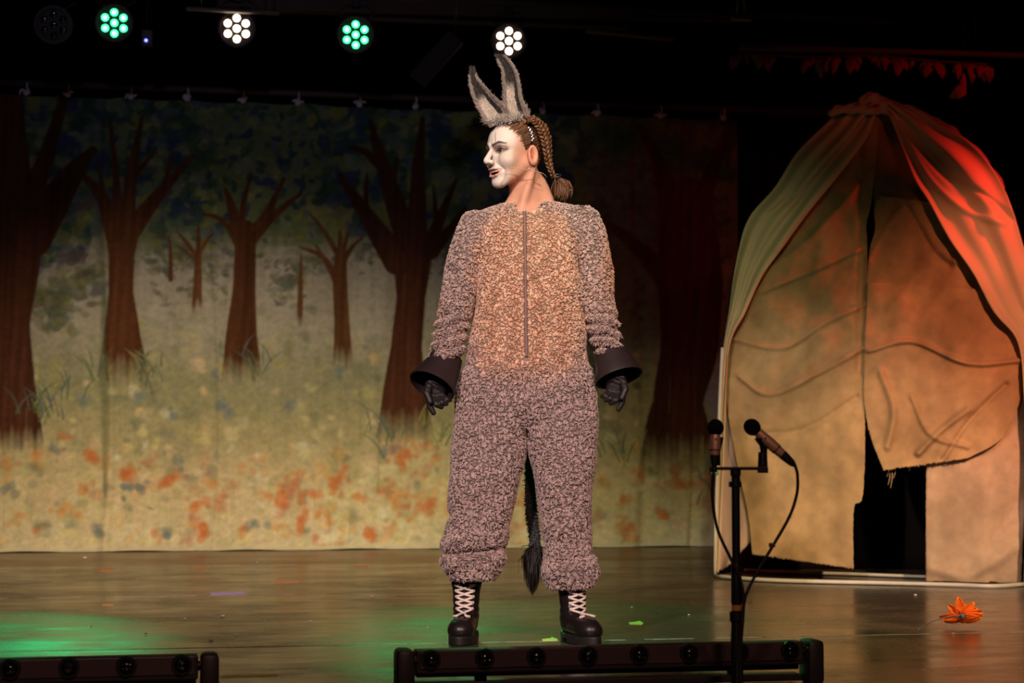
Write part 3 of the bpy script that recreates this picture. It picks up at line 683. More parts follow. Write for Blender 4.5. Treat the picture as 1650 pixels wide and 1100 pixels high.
# right burlap, several overlapping ragged layers
lay = [([(1416, 168), (1411, 240), (1408, 310), (1411, 360), (1413, 410), (1412, 460)], [(1430, 166), (1490, 290), (1545, 390), (1600, 445), (1640, 500)], 0.055, (0.30, 0.165, 0.08)),
       ([(1420, 315), (1409, 335), (1410, 370), (1401, 405), (1395, 480), (1394, 545)], [(1500, 326), (1540, 380), (1600, 440), (1646, 500), (1650, 560)], 0.035, (0.40, 0.24, 0.115)),
       ([(1398, 455), (1396, 500), (1393, 560), (1392, 640), (1402, 700), (1424, 758)], [(1590, 466), (1640, 530), (1652, 585), (1645, 640), (1615, 705), (1560, 738)], 0.015, (0.42, 0.26, 0.13))]
def dR(u, v, x, y):
    return (W2(x, y, 0.013)+crease(x, y, [(1400, 420), (1440, 350), (1480, 320), (1530, 345), (1540, 420)], 7, -0.012)+crease(x, y, [(1460, 330), (1500, 400), (1530, 430)], 9, 0.02)
            + crease(x, y, [(1400, 565), (1470, 550), (1560, 585), (1650, 580)], 5, -0.025)+crease(x, y, [(1420, 600), (1440, 660), (1430, 720)], 8, -0.02)+crease(x, y, [(1560, 660), (1520, 690), (1480, 730)], 7, -0.025)
            + crease(x, y, [(1620, 620), (1560, 680), (1520, 740)], 7, 0.02)+crease(x, y, [(1470, 640), (1500, 700), (1560, 720)], 6, -0.015))
for k, (a, b_, off, c) in enumerate(lay):
    sheet('right_burlap_panel', a, b_, 120, 170, off, dR, burl(c), M['burlap'], 0.004, 1.4 if k == 2 else 0.6, 5+k, ['upper burlap panel right of the slit', 'middle burlap layer right of the slit', 'low hanging ragged burlap flap over the doorway'][k])
# right door leg
sheet('right_leg_panel', [(1497, 600), (1494, 700), (1492, 800), (1492, 936)], [(1654, 560), (1654, 700), (1652, 800), (1645, 944)], 60, 110, 0.065,
      lambda u, v, x, y: W2(x, y, 0.010)+crease(x, y, [(1500, 915), (1560, 925), (1640, 880)], 14, -0.02), burl((0.46, 0.31, 0.20)), M['burlap'], 0.004, 1.0, 12, 'burlap leg right of the doorway reaching the ground')
sheet('left_edge_panel', [(1170, 560), (1164, 640), (1162, 760), (1157, 850), (1155, 924)], [(1205, 560), (1210, 640), (1212, 760), (1220, 850), (1180, 905)], 16, 70, 0.075,
      lambda u, v, x, y: 0.012*np.sin(u*7)+W2(x, y, 0.005), lambda u, v, x, y: np.ones(x.shape+(3,))*np.float32((0.50, 0.33, 0.25)), M['canvas'], 0.003, 1.0, 14, 'pinkish inner cloth at the hut\'s left edge')
# small hanging threads under the flap
for k, (x, y, l) in enumerate(((1432, 755, 26), (1436, 752, 34), (1466, 728, 30), (1430, 750, 18), (1470, 730, 20), (1441, 748, 22))):
    Y = hutY(x)+0.08
    B().tube([at(x, y-6, Y), at(x+2, y+l*0.5, Y-0.01), at(x-1, y+l, Y)], 0.0022, 5).build('loose_thread', mat('thread', (0.5, 0.36, 0.2), 0.9) if k == 0 else bpy.data.materials['thread'], hut)
# cream canvas wings
def dL(u, v, x, y):
    f = np.clip(1-v*1.1, 0, 1)
    return 0.6*(0.030*np.sin(u*19+2.2*v)*f+0.02*np.sin(u*9+v*5)*(0.35+f)+crease(x, y, [(1400, 195), (1320, 300), (1250, 400)], 8, -0.03)*f+crease(x, y, [(1390, 200), (1300, 300), (1230, 350)], 7, 0.03)*f)
sheet('left_canvas_wing', [(1392, 158), (1352, 178), (1335, 196), (1285, 245), (1250, 300), (1205, 355), (1185, 430), (1175, 500), (1164, 580), (1160, 700), (1156, 800), (1154, 922)],
      [(1421, 172), (1412, 186), (1395, 225), (1345, 290), (1300, 345), (1260, 400), (1228, 445), (1200, 505), (1175, 562), (1168, 700), (1164, 800), (1158, 922)], 60, 210, -0.035, dL, cream, M['canvas'], 0.004, 0, 21, 'cream canvas wing pulled back on the left')
def dRr(u, v, x, y):
    f = np.clip(1-v*1.2, 0, 1)
    return 0.5*(0.032*np.sin(u*17-3*v)*f+0.018*np.sin(u*8-v*4)*(0.4+f)+crease(x, y, [(1440, 190), (1500, 290), (1560, 340), (1620, 360)], 7, -0.03)+crease(x, y, [(1445, 190), (1520, 280), (1580, 310), (1630, 350)], 6, 0.03)+crease(x, y, [(1590, 470), (1620, 530), (1650, 600)], 6, -0.02))
sheet('right_canvas_wing', [(1421, 172), (1434, 188), (1455, 240), (1475, 290), (1497, 325), (1530, 385), (1568, 440), (1600, 500), (1640, 552), (1650, 640), (1654, 760), (1650, 940)],
      [(1432, 160), (1480, 180), (1520, 205), (1560, 228), (1595, 265), (1625, 320), (1650, 400), (1668, 470), (1676, 560), (1680, 660), (1680, 760), (1676, 944)], 60, 210, -0.035, dRr, cream, M['canvas'], 0.004, 0, 22, 'cream canvas wing pulled back on the right')
# twisted roll of cloth over the top hoop
def roll(pts, r, name, seed, label):
    rr = random.Random(seed); c = curve_pts(pts, 60); K = len(c); b = B(); n = 18; rings = []
    for i_, p in enumerate(c):
        t = (c[min(i_+1, K-1)]-c[max(i_-1, 0)]).normalized(); a = t.cross(Vector((0, 1, 0))).normalized(); d = t.cross(a)
        e = r*(0.35+0.65*math.sin(PI*min(max((i_+2)/(K+3), 0), 1))**0.5)
        rings.append([b.bm.verts.new(p+(a*math.cos(2*PI*k/n)+d*math.sin(2*PI*k/n))*e*(1+0.22*math.sin(4*2*PI*k/n+i_*0.45)+0.15*math.sin(i_*0.5+seed))) for k in range(n)])
    for i_ in range(K-1):
        for k in range(n): b.bm.faces.new((rings[i_][k], rings[i_][(k+1) % n], rings[i_+1][(k+1) % n], rings[i_+1][k]))
    b.bm.faces.new(rings[0]); b.bm.faces.new(rings[-1])
    me = bpy.data.meshes.new(name); bmesh.ops.recalc_face_normals(b.bm, faces=b.bm.faces[:]); b.bm.to_mesh(me); b.bm.free()
    setcol(me, np.ones((len(me.vertices), 3))*np.float32((0.50, 0.36, 0.26)))
    o = link(name, me, M['canvas'], hut); o['label'] = label
YT = hutY(1400)+0.36
roll([at(1336, 184, YT), at(1350, 177, YT), at(1375, 176, YT-0.02), at(1398, 178, YT-0.04), at(1418, 180, YT-0.05)], 0.022, 'rolled_cloth', 1, 'small bunched roll left of the peak')
roll([at(1384, 182, YT-0.02), at(1390, 168, YT), at(1402, 160, YT-0.01), at(1416, 166, YT), at(1440, 178, YT), at(1480, 186, YT), at(1530, 212, YT)], 0.036, 'rolled_cloth', 3, 'rolled cloth over the peak')
roll([at(1440, 176, YT), at(1490, 192, YT+0.02), at(1520, 206, YT), at(1545, 224, YT), at(1590, 268, YT), at(1615, 305, YT)], 0.027, 'rolled_cloth', 5, 'rolled cloth down the right shoulder')
# back shell, base hoops and poles
n, m = 60, 50; V = []
Lo = [(1420, 150), (1335, 192), (1250, 300), (1188, 410), (1166, 560), (1160, 700), (1157, 928)]
Ro = [(1424, 150), (1520, 205), (1600, 270), (1655, 410), (1676, 560), (1680, 700), (1678, 940)]
cL = curve_pts([Vector((*p, 0)) for p in Lo], m-1); cR = curve_pts([Vector((*p, 0)) for p in Ro], m-1)
for i_ in range(m):
    a = at(cL[i_].x, cL[i_].y, hutY(cL[i_].x)+0.12+float(bulge(cL[i_].x, cL[i_].y))); b_ = at(cR[i_].x, cR[i_].y, hutY(cR[i_].x)+0.12+float(bulge(cR[i_].x, cR[i_].y)))
    mid = (a+b_)/2; half = (b_-a)/2; back = Vector((-half.y, half.x, 0)); back = back.normalized()*max(half.length, 0.05)*1.15
    for j_ in range(n):
        q = PI*j_/(n-1); p = mid-half*math.cos(q)+back*math.sin(q)
        V.append((p.x, p.y, max(p.z, 0.006)))
i = np.arange(m-1)[:, None]*n; j = np.arange(n-1)[None]
me = mesh_np('back_shell', V, np.stack([i+j, i+j+1, i+n+j+1, i+n+j], -1).reshape(-1, 4))
o = link('back_shell', me, M['darkcloth'], hut); s = o.modifiers.new('s', 'SOLIDIFY'); s.thickness = 0.004; o['label'] = 'dark cloth shell around the back'
def hoop(pts, r, name, mm): B().tube(curve_pts(pts, 30), r, 8).build(name, mm, hut)
f0 = lambda x, y: onfloor(x, y, 0.012)
hoop([f0(1152, 928), f0(1230, 934), f0(1330, 937), f0(1430, 939), f0(1540, 942), f0(1600, 944), f0(1652, 941)], 0.010, 'base_pipe', M['pipe'])
hoop([f0(1175, 917), f0(1260, 921), f0(1360, 924), f0(1440, 927), f0(1500, 929)], 0.008, 'base_pipe', M['pipe'])
yl = hutY(1153)-0.03
B().tube(curve_pts([onfloor(1152, 928, 0.01), at(1153, 850, yl), at(1156, 750, yl), at(1160, 640, yl), at(1164, 560, yl)], 20), 0.008, 8).build('edge_pole', M['pipe'], hut)
b = B().box(at(1152, 760, yl-0.01), (0.035, 0.03, 0.02), 0, 0.003); o = b.build('pole_joint', mat('green_joint', (0.10, 0.32, 0.2), 0.4), hut, False)
# ------------------------------------------------------------------ the performer
YP = 6.08
def PP(px, py, dy=0.0): return at(px, py, YP+dy)
def PZ(py): return at(825, py, YP).z
def PXx(px): return (px-825)/F*YP/1.0*1.0   # small pitch terms ignored
def PXY(px, py): return at(px, py, YP).x
person = thing('person', 'performer in grey furry donkey suit, white face paint and tall ears, standing at centre stage', 'person', onfloor(845, 1031))
# ---- skin: head, neck and body
HA = math.radians(54); ROLL = math.radians(4)
HCn = PP(828, 246, 0.0)
ca, sa = math.cos(HA), math.sin(HA); HS = 1.03
def tolocal(p):
    q = (p-np.float32(HCn))/HS
    x = q[:, 0]*ca-q[:, 1]*sa; y = q[:, 0]*sa+q[:, 1]*ca; z = q[:, 2]
    c, s = math.cos(-ROLL), math.sin(-ROLL)   # chin slightly up
    return np.stack([x, y*c-z*s, y*s+z*c], -1).astype(np.float32)
def toworld(v):
    x, y, z = v; c, s = math.cos(ROLL), math.sin(ROLL)
    y, z = y*c-z*s, y*s+z*c
    return Vector((x*ca+y*sa, -x*sa+y*ca, z))*HS+HCn
def headf(p):
    q = tolocal(p)
    a = np.abs(q[:, 0]); qm = np.stack([a, q[:, 1], q[:, 2]], -1)   # mirrored
    d = ell(q, (0, 0.022, 0.030), (0.073, 0.090, 0.083))
    d = smin(d, ell(q, (0, -0.028, 0.018), (0.060, 0.058, 0.072)), 0.03)
    d = smin(d, ell(q, (0, -0.022, -0.045), (0.055, 0.058, 0.055)), 0.03)
    d = smin(d, cap(qm, (0.050, 0.005, -0.042), (0.016, -0.062, -0.094), 0.016, 0.014), 0.026)
    d = smin(d, ell(q, (0, -0.066, -0.098), (0.021, 0.019, 0.017)), 0.014)
    d = smin(d, ell(qm, (0.038, -0.052, -0.030), (0.024, 0.026, 0.022)), 0.02)       # cheek
    d = smin(d, ell(q, (0, -0.062, -0.062), (0.032, 0.026, 0.026)), 0.014)           # muzzle
    d = smin(d, cap(qm, (0.012, -0.082, 0.020), (0.042, -0.068, 0.022), 0.008, 0.006), 0.012)  # brow
    d = smax(d, -ell(qm, (0.030, -0.094, 0.001), (0.019, 0.018, 0.013)), 0.012)      # socket
    d = smin(d, ell(qm, (0.031, -0.0665, 0.0), (0.0160, 0.0145, 0.0138)), 0.004)      # lids
    d = smax(d, -ell(qm, (0.031, -0.084, -0.0003), (0.0145, 0.0145, 0.0066)), 0.0015)
    nose = cap(q, (0, -0.083, 0.010), (0, -0.108, -0.026), 0.0065, 0.0095)
    nose = smin(nose, sph(q, (0, -0.109, -0.031), 0.0085), 0.006)
    nose = smin(nose, ell(qm, (0.0105, -0.097, -0.034), (0.0075, 0.010, 0.0075)), 0.006)
    d = smin(d, nose, 0.008)
    d = smax(d, -ell(qm, (0.0065, -0.104, -0.041), (0.0035, 0.0055, 0.004)), 0.002)
    # open smiling mouth
    up = np.minimum(cap(qm, (0.0, -0.0925, -0.0555), (0.015, -0.089, -0.0545), 0.0040, 0.0036), cap(qm, (0.015, -0.089, -0.0545), (0.031, -0.073, -0.055), 0.0038, 0.002))
    lo = np.minimum(cap(qm, (0.0, -0.0865, -0.0780), (0.014, -0.084, -0.0750), 0.0050, 0.0045), cap(qm, (0.014, -0.086, -0.0750), (0.031, -0.073, -0.0555), 0.0050, 0.002))
    d = smin(d, np.minimum(up, lo), 0.0035)
    d = smax(d, -ell(qm, (0.0, -0.090, -0.0655), (0.0250, 0.024, 0.0085)), 0.0025)
    # nasolabial fold
    d = d+0.0030*np.exp(-(cap(qm, (0.015, -0.090, -0.034), (0.035, -0.070, -0.060), 0.001)/0.0045)**2)
    # ear (both sides)
    e = smax(ell(qm, (0.079, 0.017, -0.018), (0.010, 0.0195, 0.033)), -ell(qm, (0.0885, 0.0135, -0.015), (0.0105, 0.0125, 0.0235)), 0.004)
    e = smin(e, cap(qm, (0.080, 0.004, -0.018), (0.078, 0.005, -0.026), 0.0040), 0.004)
    d = smin(d, e, 0.006)
    return d*HS*0.9
HB = toworld((0, 0.03, -0.05)); NB = PP(850, 345, 0.045)
def skinf(p):
    d = headf(p)
    n = cap(p, HB, NB, 0.048, 0.058)
    n = smin(n, cap(p, PP(866, 296, 0.05), PP(886, 342, 0.04), 0.032, 0.030), 0.03); n = smin(n, cap(p, PP(842, 310, 0.02), PP(816, 345, 0.02), 0.022, 0.030), 0.02)
    q = tolocal(p)
    # neck muscle and windpipe hints
    n = smin(n, cap(p, toworld((0.064, 0.035, -0.04)), PP(840, 336, -0.02), 0.008, 0.009), 0.025)
    d = smin(d, n, 0.018)
    d = smin(d, ell(p, PP(852, 366, 0.03), (0.15, 0.085, 0.06)), 0.035)
    return d
lo = (HCn.x-0.17, YP-0.17, PZ(352)); hi = (HCn.x+0.20, YP+0.17, HCn.z+0.135)
V, Q = surface(skinf, lo, hi, 0.0019)
# lower body under the suit, joined into the same mesh
def bodyf(p):
    d = loft(p, [PZ(672), PZ(620), PZ(520), PZ(420), PZ(358)], [PXx(848)]*5, [YP+0.03]*5, [0.08, 0.15, 0.13, 0.14, 0.12], [0.035, 0.08, 0.09, 0.10, 0.07])
    for s, A in ((0, ((775, 365), (740, 470), (722, 590))), (1, ((942, 360), (966, 460), (982, 590)))):
        d = smin(d, cap(p, PP(*A[0]), PP(*A[1]), 0.038, 0.034), 0.03); d = smin(d, cap(p, PP(*A[1]), PP(*A[2]), 0.036, 0.026), 0.01)
    for A in (((805, 650), (775, 800), (751, 985, 0.055)), ((892, 650), (912, 800), (921, 985, 0.035))):
        d = smin(d, cap(p, PP(*A[0]), PP(*A[1]), 0.078, 0.050), 0.04); d = smin(d, cap(p, PP(*A[1]), PP(*A[2]), 0.048, 0.026), 0.02)
    return d
V2, Q2 = surface(bodyf, (PXx(700), YP-0.2, PZ(1010)), (PXx(1010), YP+0.25, PZ(345)), 0.012)
q = tolocal(V); x, y, z = q.T; ax = np.abs(x)
def g(v, c, w): return np.exp(-((v-c)/w)**2)
skin = np.float32((0.62, 0.31, 0.225)); col = np.repeat(skin[None], len(V), 0)
sss = lambda t: 1/(1+np.exp(-t))
# white make-up on the front of the face, edge runs from the temple down past the mouth corner
edge = np.interp(z, [-0.12, -0.09, -0.05, -0.01, 0.03, 0.07, 0.1], [-0.045, -0.052, -0.058, -0.050, -0.035, -0.040, -0.05])
wm = sss((edge-y)/0.0035)*(z > -0.118)
below = sss((z+0.113)/0.002); wm = wm*below
col = col*(1-wm[:, None])+np.float32((0.70, 0.605, 0.59))*wm[:, None]
gm = np.exp(-((y-edge-0.012)/0.014)**2)*sss((z+0.075)/0.006)*sss((0.03-z)/0.01)*0.40
col = col*(1-gm[:, None])+np.float32((0.50, 0.40, 0.34))*gm[:, None]
def paintc(m, c):
    global col
    m = np.clip(m, 0, 1)[:, None]; col = col*(1-m)+np.float32(c)*m
qm = np.stack([ax, y, z], -1).astype(np.float32)
def seg2(a, b_, r1, r2=None):
    r2 = r1 if r2 is None else r2; ax_, az_ = a; bx, bz = b_; dx, dz = bx-ax_, bz-az_
    t = np.clip(((ax-ax_)*dx+(z-az_)*dz)/(dx*dx+dz*dz), 0, 1); return np.maximum(np.hypot(ax-ax_-t*dx, z-az_-t*dz)-(r1+(r2-r1)*t), 0)
front = (y < -0.035)
# cheek behind the drawn line is thinner paint, greyish pink
line = np.interp(z, [-0.110, -0.085, -0.060, -0.035, -0.015, 0.000, 0.03, 0.07], [0.020, 0.034, 0.039, 0.034, 0.027, 0.046, 0.050, 0.046])
ck_ = sss((ax-line)/0.0016)*sss((0.035-z)/0.012)*wm*0.55; paintc(ck_, (0.58, 0.43, 0.38))
paintc(0.45*np.exp(-((ax-line)/0.0022)**2)*sss((-0.010-z)/0.003)*front, (0.20, 0.15, 0.14))
br = np.minimum(seg2((0.013, 0.0195), (0.032, 0.0275), 0.0034, 0.0028), seg2((0.032, 0.0275), (0.050, 0.0225), 0.0028, 0.0010))
paintc(0.95*np.exp(-(br/0.0014)**2)*front, (0.022, 0.012, 0.010))
paintc(0.75*np.exp(-(seg2((0.019, 0.003), (0.044, 0.005), 0.0060)/0.0050)**2)*front, (0.13, 0.055, 0.045))
paintc(0.65*np.exp(-(seg2((0.016, 0.011), (0.034, 0.015), 0.0045)/0.0040)**2)*front, (0.17, 0.075, 0.06))
paintc(0.95*np.exp(-(np.minimum(seg2((0.016, 0.001), (0.031, 0.0088), 0.0010), seg2((0.031, 0.0088), (0.050, 0.003), 0.0012))/0.0014)**2)*front, (0.012, 0.007, 0.006))
paintc(0.7*np.exp(-(np.minimum(seg2((0.018, -0.002), (0.031, -0.0080), 0.0006), seg2((0.031, -0.0080), (0.047, 0.001), 0.0006))/0.0011)**2)*front, (0.03, 0.015, 0.012))
paintc(0.5*np.exp(-(seg2((0.031, -0.010), (0.029, -0.034), 0.0010, 0.0003)/0.0012)**2)*front, (0.06, 0.04, 0.04))
paintc(0.55*np.exp(-(seg2((0.020, 0.030), (0.012, 0.062), 0.0010, 0.0002)/0.0012)**2)*front, (0.05, 0.03, 0.03))
lipm = np.exp(-(np.maximum(np.minimum(np.minimum(cap(qm, (0.0, -0.0935, -0.056), (0.015, -0.089, -0.0555), 0.0030), cap(qm, (0.015, -0.089, -0.0555), (0.031, -0.074, -0.056), 0.0026, 0.0012)),
       np.minimum(cap(qm, (0.0, -0.091, -0.0785), (0.014, -0.087, -0.0745), 0.0050, 0.0045), cap(qm, (0.014, -0.087, -0.0745), (0.031, -0.074, -0.0565), 0.0042, 0.0015))), 0)/0.0013)**2)
paintc(0.85*lipm*(ax < 0.031), (0.62, 0.20, 0.16))
inm = ((y > -0.079) & (ax < 0.025) & (np.abs(z+0.0655) < 0.0085) & (y < -0.055)); paintc(inm*0.95, (0.06, 0.012, 0.01))
paintc(0.85*np.exp(-(np.maximum(ell(qm, (0.082, 0.012, -0.015), (0.006, 0.007, 0.014)), 0)/0.003)**2), (0.36, 0.09, 0.06))
paintc(0.30*(ell(qm, (0.079, 0.017, -0.018), (0.014, 0.024, 0.038)) < 0), (0.72, 0.27, 0.18))
paintc(0.7*np.exp(-(np.linalg.norm(qm-np.float32((0.0065, -0.104, -0.040)), axis=1)/0.0045)**2), (0.08, 0.02, 0.02))
Vall = np.concatenate([V, V2]); Qall = np.concatenate([Q, Q2+len(V)])
call = np.concatenate([col, np.repeat(skin[None], len(V2), 0)])
me = mesh_np('body', Vall, Qall, call); link('body', me, M['skin'], person)
skinV = V
# eyes
for s in (-1, 1):
    b = B(); c = toworld((s*0.031, -0.0665, 0.0)); look = (toworld((s*0.031+0.002, -0.0800, 0.0008))-c).normalized()
    b.ball(c, 0.0128*HS, (1, 1, 1), 24); me_o = b.build('eyeball', None, person) if False else None
    me = bpy.data.meshes.new('eyeball'); b.bm.to_mesh(me); b.bm.free()
    vv = verts_of(me); dd = (vv-np.array(c))@np.array(look)/(0.0128*HS)
    cc = np.repeat(np.float32([(0.70, 0.62, 0.58)]), len(vv), 0); cc[dd > 0.80] = (0.07, 0.05, 0.035); cc[dd > 0.945] = (0.01, 0.008, 0.008)
    setcol(me, cc); link('eyeball', me, bpy.data.materials.get('eye') or colmat('eye', 0.08, 0.02, spec=0.6), person)
# teeth
b = B(); rows = []
for k in range(13):
    t = (k-6)/6; X = t*0.021; Yy = -0.0855+0.55*X*X*20
    rows.append([b.bm.verts.new(toworld((X, Yy, -0.0575))), b.bm.verts.new(toworld((X, Yy-0.0012, -0.0612))), b.bm.verts.new(toworld((X, Yy, -0.0655+0.0012*abs(t)))), b.bm.verts.new(toworld((X, Yy+0.003, -0.0650)))])
for k in range(12):
    for h in range(3): b.bm.faces.new((rows[k][h], rows[k][h+1], rows[k+1][h+1], rows[k+1][h]))
b.build('upper_teeth', M['teeth'], person)
# ---- hair: swept back strands, side plait, tail
def hairsurf(v, off):   # push a local point onto the skull + off
    c = np.float32((0, 0.022, 0.030)); r = np.float32((0.073, 0.090, 0.083))
    d = (np.float32(v)-c); k = np.linalg.norm(d/r); return c+d/k*(1+off/0.082)
def hairline_ok(q):
    x, y, z = q
    # front hairline: from the forehead top down in front of the ear
    fr = np.interp(z, [-0.06, -0.02, 0.01, 0.04, 0.062, 0.080, 0.12], [0.035, 0.012, -0.020, -0.036, -0.058, -0.078, -0.09])
    return y > fr
capV = []
def hairf(p):
    q = tolocal(p)
    d = ell(q, (0, 0.024, 0.030), (0.077, 0.094, 0.088))
    fr = np.interp(q[:, 2], [-0.06, -0.02, 0.01, 0.04, 0.062, 0.080, 0.12], [0.040, 0.012, -0.020, -0.036, -0.058, -0.078, -0.09])
    d = smax(d, fr-q[:, 1], 0.008)
    d = smax(d, -(q[:, 2]+0.055-0.3*np.maximum(0.05-q[:, 1], 0)), 0.01)
    em = ell(np.stack([np.abs(q[:, 0]), q[:, 1], q[:, 2]], -1), (0.082, 0.010, -0.022), (0.02, 0.023, 0.032))
    return smax(d, -em, 0.004)
Vh, Qh = surface(hairf, (HCn.x-0.13, YP-0.13, HCn.z-0.09), (HCn.x+0.13, YP+0.15, HCn.z+0.14), 0.003)
hc = np.float32((0.085, 0.038, 0.018))
me = mesh_np('hair', Vh, Qh, np.repeat(hc[None], len(Vh), 0)); hair = link('hair', me, M['hairm'], person)
S = []; SC_ = []; rh = np.random.default_rng(4)
tries = 0
anch = hairsurf((0.030, 0.10, 0.085), 0.010)
anch2 = hairsurf((-0.030, 0.10, 0.085), 0.010)
while len(S) < 4200 and tries < 90000:
    tries += 1
    v = rh.normal(size=3); v /= np.linalg.norm(v); q0 = np.float32((0, 0.022, 0.030))+v*np.float32((0.073, 0.090, 0.083))
    if not hairline_ok(q0) or q0[2] < -0.04: continue
    if abs(q0[0]) > 0.055 and q0[2] < 0.010 and q0[1] < 0.032: continue
    an = anch if q0[0] > 0 else anch2
    path = []; L_ = rh.uniform(0.55, 1.0)
    if q0[2] < 0.0: an = np.float32((0.04*np.sign(q0[0]), 0.12, 0.0))
    jit = rh.normal(size=3)*0.010; lift = rh.uniform(-0.0008, 0.0022); wv = rh.uniform(0, 6)
    for k in range(7):
        t = k/6*L_; pt = q0*(1-t)+(an+jit)*t
        off = 0.0072+0.0035*math.sin(k*0.5)+lift+0.0009*math.sin(k*1.1+wv)
        path.append(toworld(hairsurf(pt, off if k else 0.003)))
    S.append(path); t = rh.random()
    SC_.append((0.09+0.17*t**2, 0.036+0.075*t**2, 0.017+0.03*t**2))
Rr = np.repeat(np.float32([[0.0004, 0.0007, 0.0008, 0.0008, 0.0008, 0.0007, 0.0003]]), len(S), 0)
me = strand_mesh('hair_strands', np.array([[tuple(p) for p in s] for s in S]), Rr, np.float32(SC_))
o = link('hair_strands', me, M['hairm'], hair); o['kind'] = 'stuff'
def plait(pts, r, turns, seed, name='plait'):
    c = curve_pts(pts, 80); b = B(); cols = []; K = len(c)
    P_, R_, C_ = [], [], []
    rr = np.random.default_rng(seed)
    for s in range(3):
        for f in range(9):
            ph = rr.uniform(0, 2*PI); rad = rr.uniform(0.2, 0.95); path = []
            for i_ in range(K):
                t = (c[min(i_+1, K-1)]-c[max(i_-1, 0)]).normalized(); a = t.cross(Vector((0.3, -1, 0.1))).normalized(); d = t.cross(a)
                w_ = 2*PI*turns*i_/(K-1)+s*2*PI/3; sc = r*(1-0.45*i_/(K-1))
                u_ = math.sin(w_)*sc; v_ = math.sin(2*w_)*sc*0.5
                rl_ = sc*0.42*rad
                path.append(tuple(c[i_]+a*(u_+rl_*math.cos(ph+w_))+d*(v_+rl_*math.sin(ph+w_))))
            P_.append(path); R_.append(np.interp(np.linspace(0, 1, K), [0, 1], [r*0.20, r*0.12])); t = rr.random()**1.6
            C_.append((0.07+0.26*t, 0.028+0.12*t, 0.013+0.05*t))
    o = link(name, strand_mesh(name, np.array(P_), np.array(R_), np.float32(C_), 5), M['hairm'], hair); return o
plait([PP(838, 197, -0.055), PP(857, 191, -0.075), PP(868, 203, -0.072), PP(876, 222, -0.062), PP(880, 244, -0.047), PP(884, 266, -0.02), PP(893, 286, 0.0)], 0.0115, 6.2, 3)
plait([PP(846, 190, 0.03), PP(872, 200, 0.05), PP(884, 225, 0.06), PP(886, 258, 0.05), PP(892, 284, 0.03)], 0.011, 6, 8)
P_, C_ = [], []
for k in range(420):
    s = rh.normal(size=2)*0.006; e = rh.normal(size=2)
    a = PP(896+s[0]*300, 284, 0.0+s[1]); en = PP(907+e[0]*5.5, 314+rh.normal()*4, 0.01+e[1]*0.012)
    m1 = a.lerp(en, 0.4)+Vector((0.012+e[0]*0.004, 0, 0.006)); m2 = a.lerp(en, 0.75)+Vector((0.008+e[0]*0.003, 0, 0.004))
    P_.append([tuple(v) for v in (a, m1, m2, en)]); t = rh.random()**2; C_.append((0.10+0.22*t, 0.04+0.10*t, 0.02+0.04*t))
o = link('hair_tail', strand_mesh('hair_tail', np.array(P_), np.repeat(np.float32([[0.0013, 0.0013, 0.0011, 0.0003]]), len(P_), 0), np.float32(C_)), M['hairm'], hair); o['kind'] = 'stuff'
B().tube(curve_pts([PP(890, 283, -0.014), PP(896, 286, -0.018), PP(903, 283, -0.014), PP(902, 281, 0.012), PP(893, 281, 0.012), PP(890, 283, -0.014)], 16), 0.003, 6).build('hair_tie', M['cable'], hair)
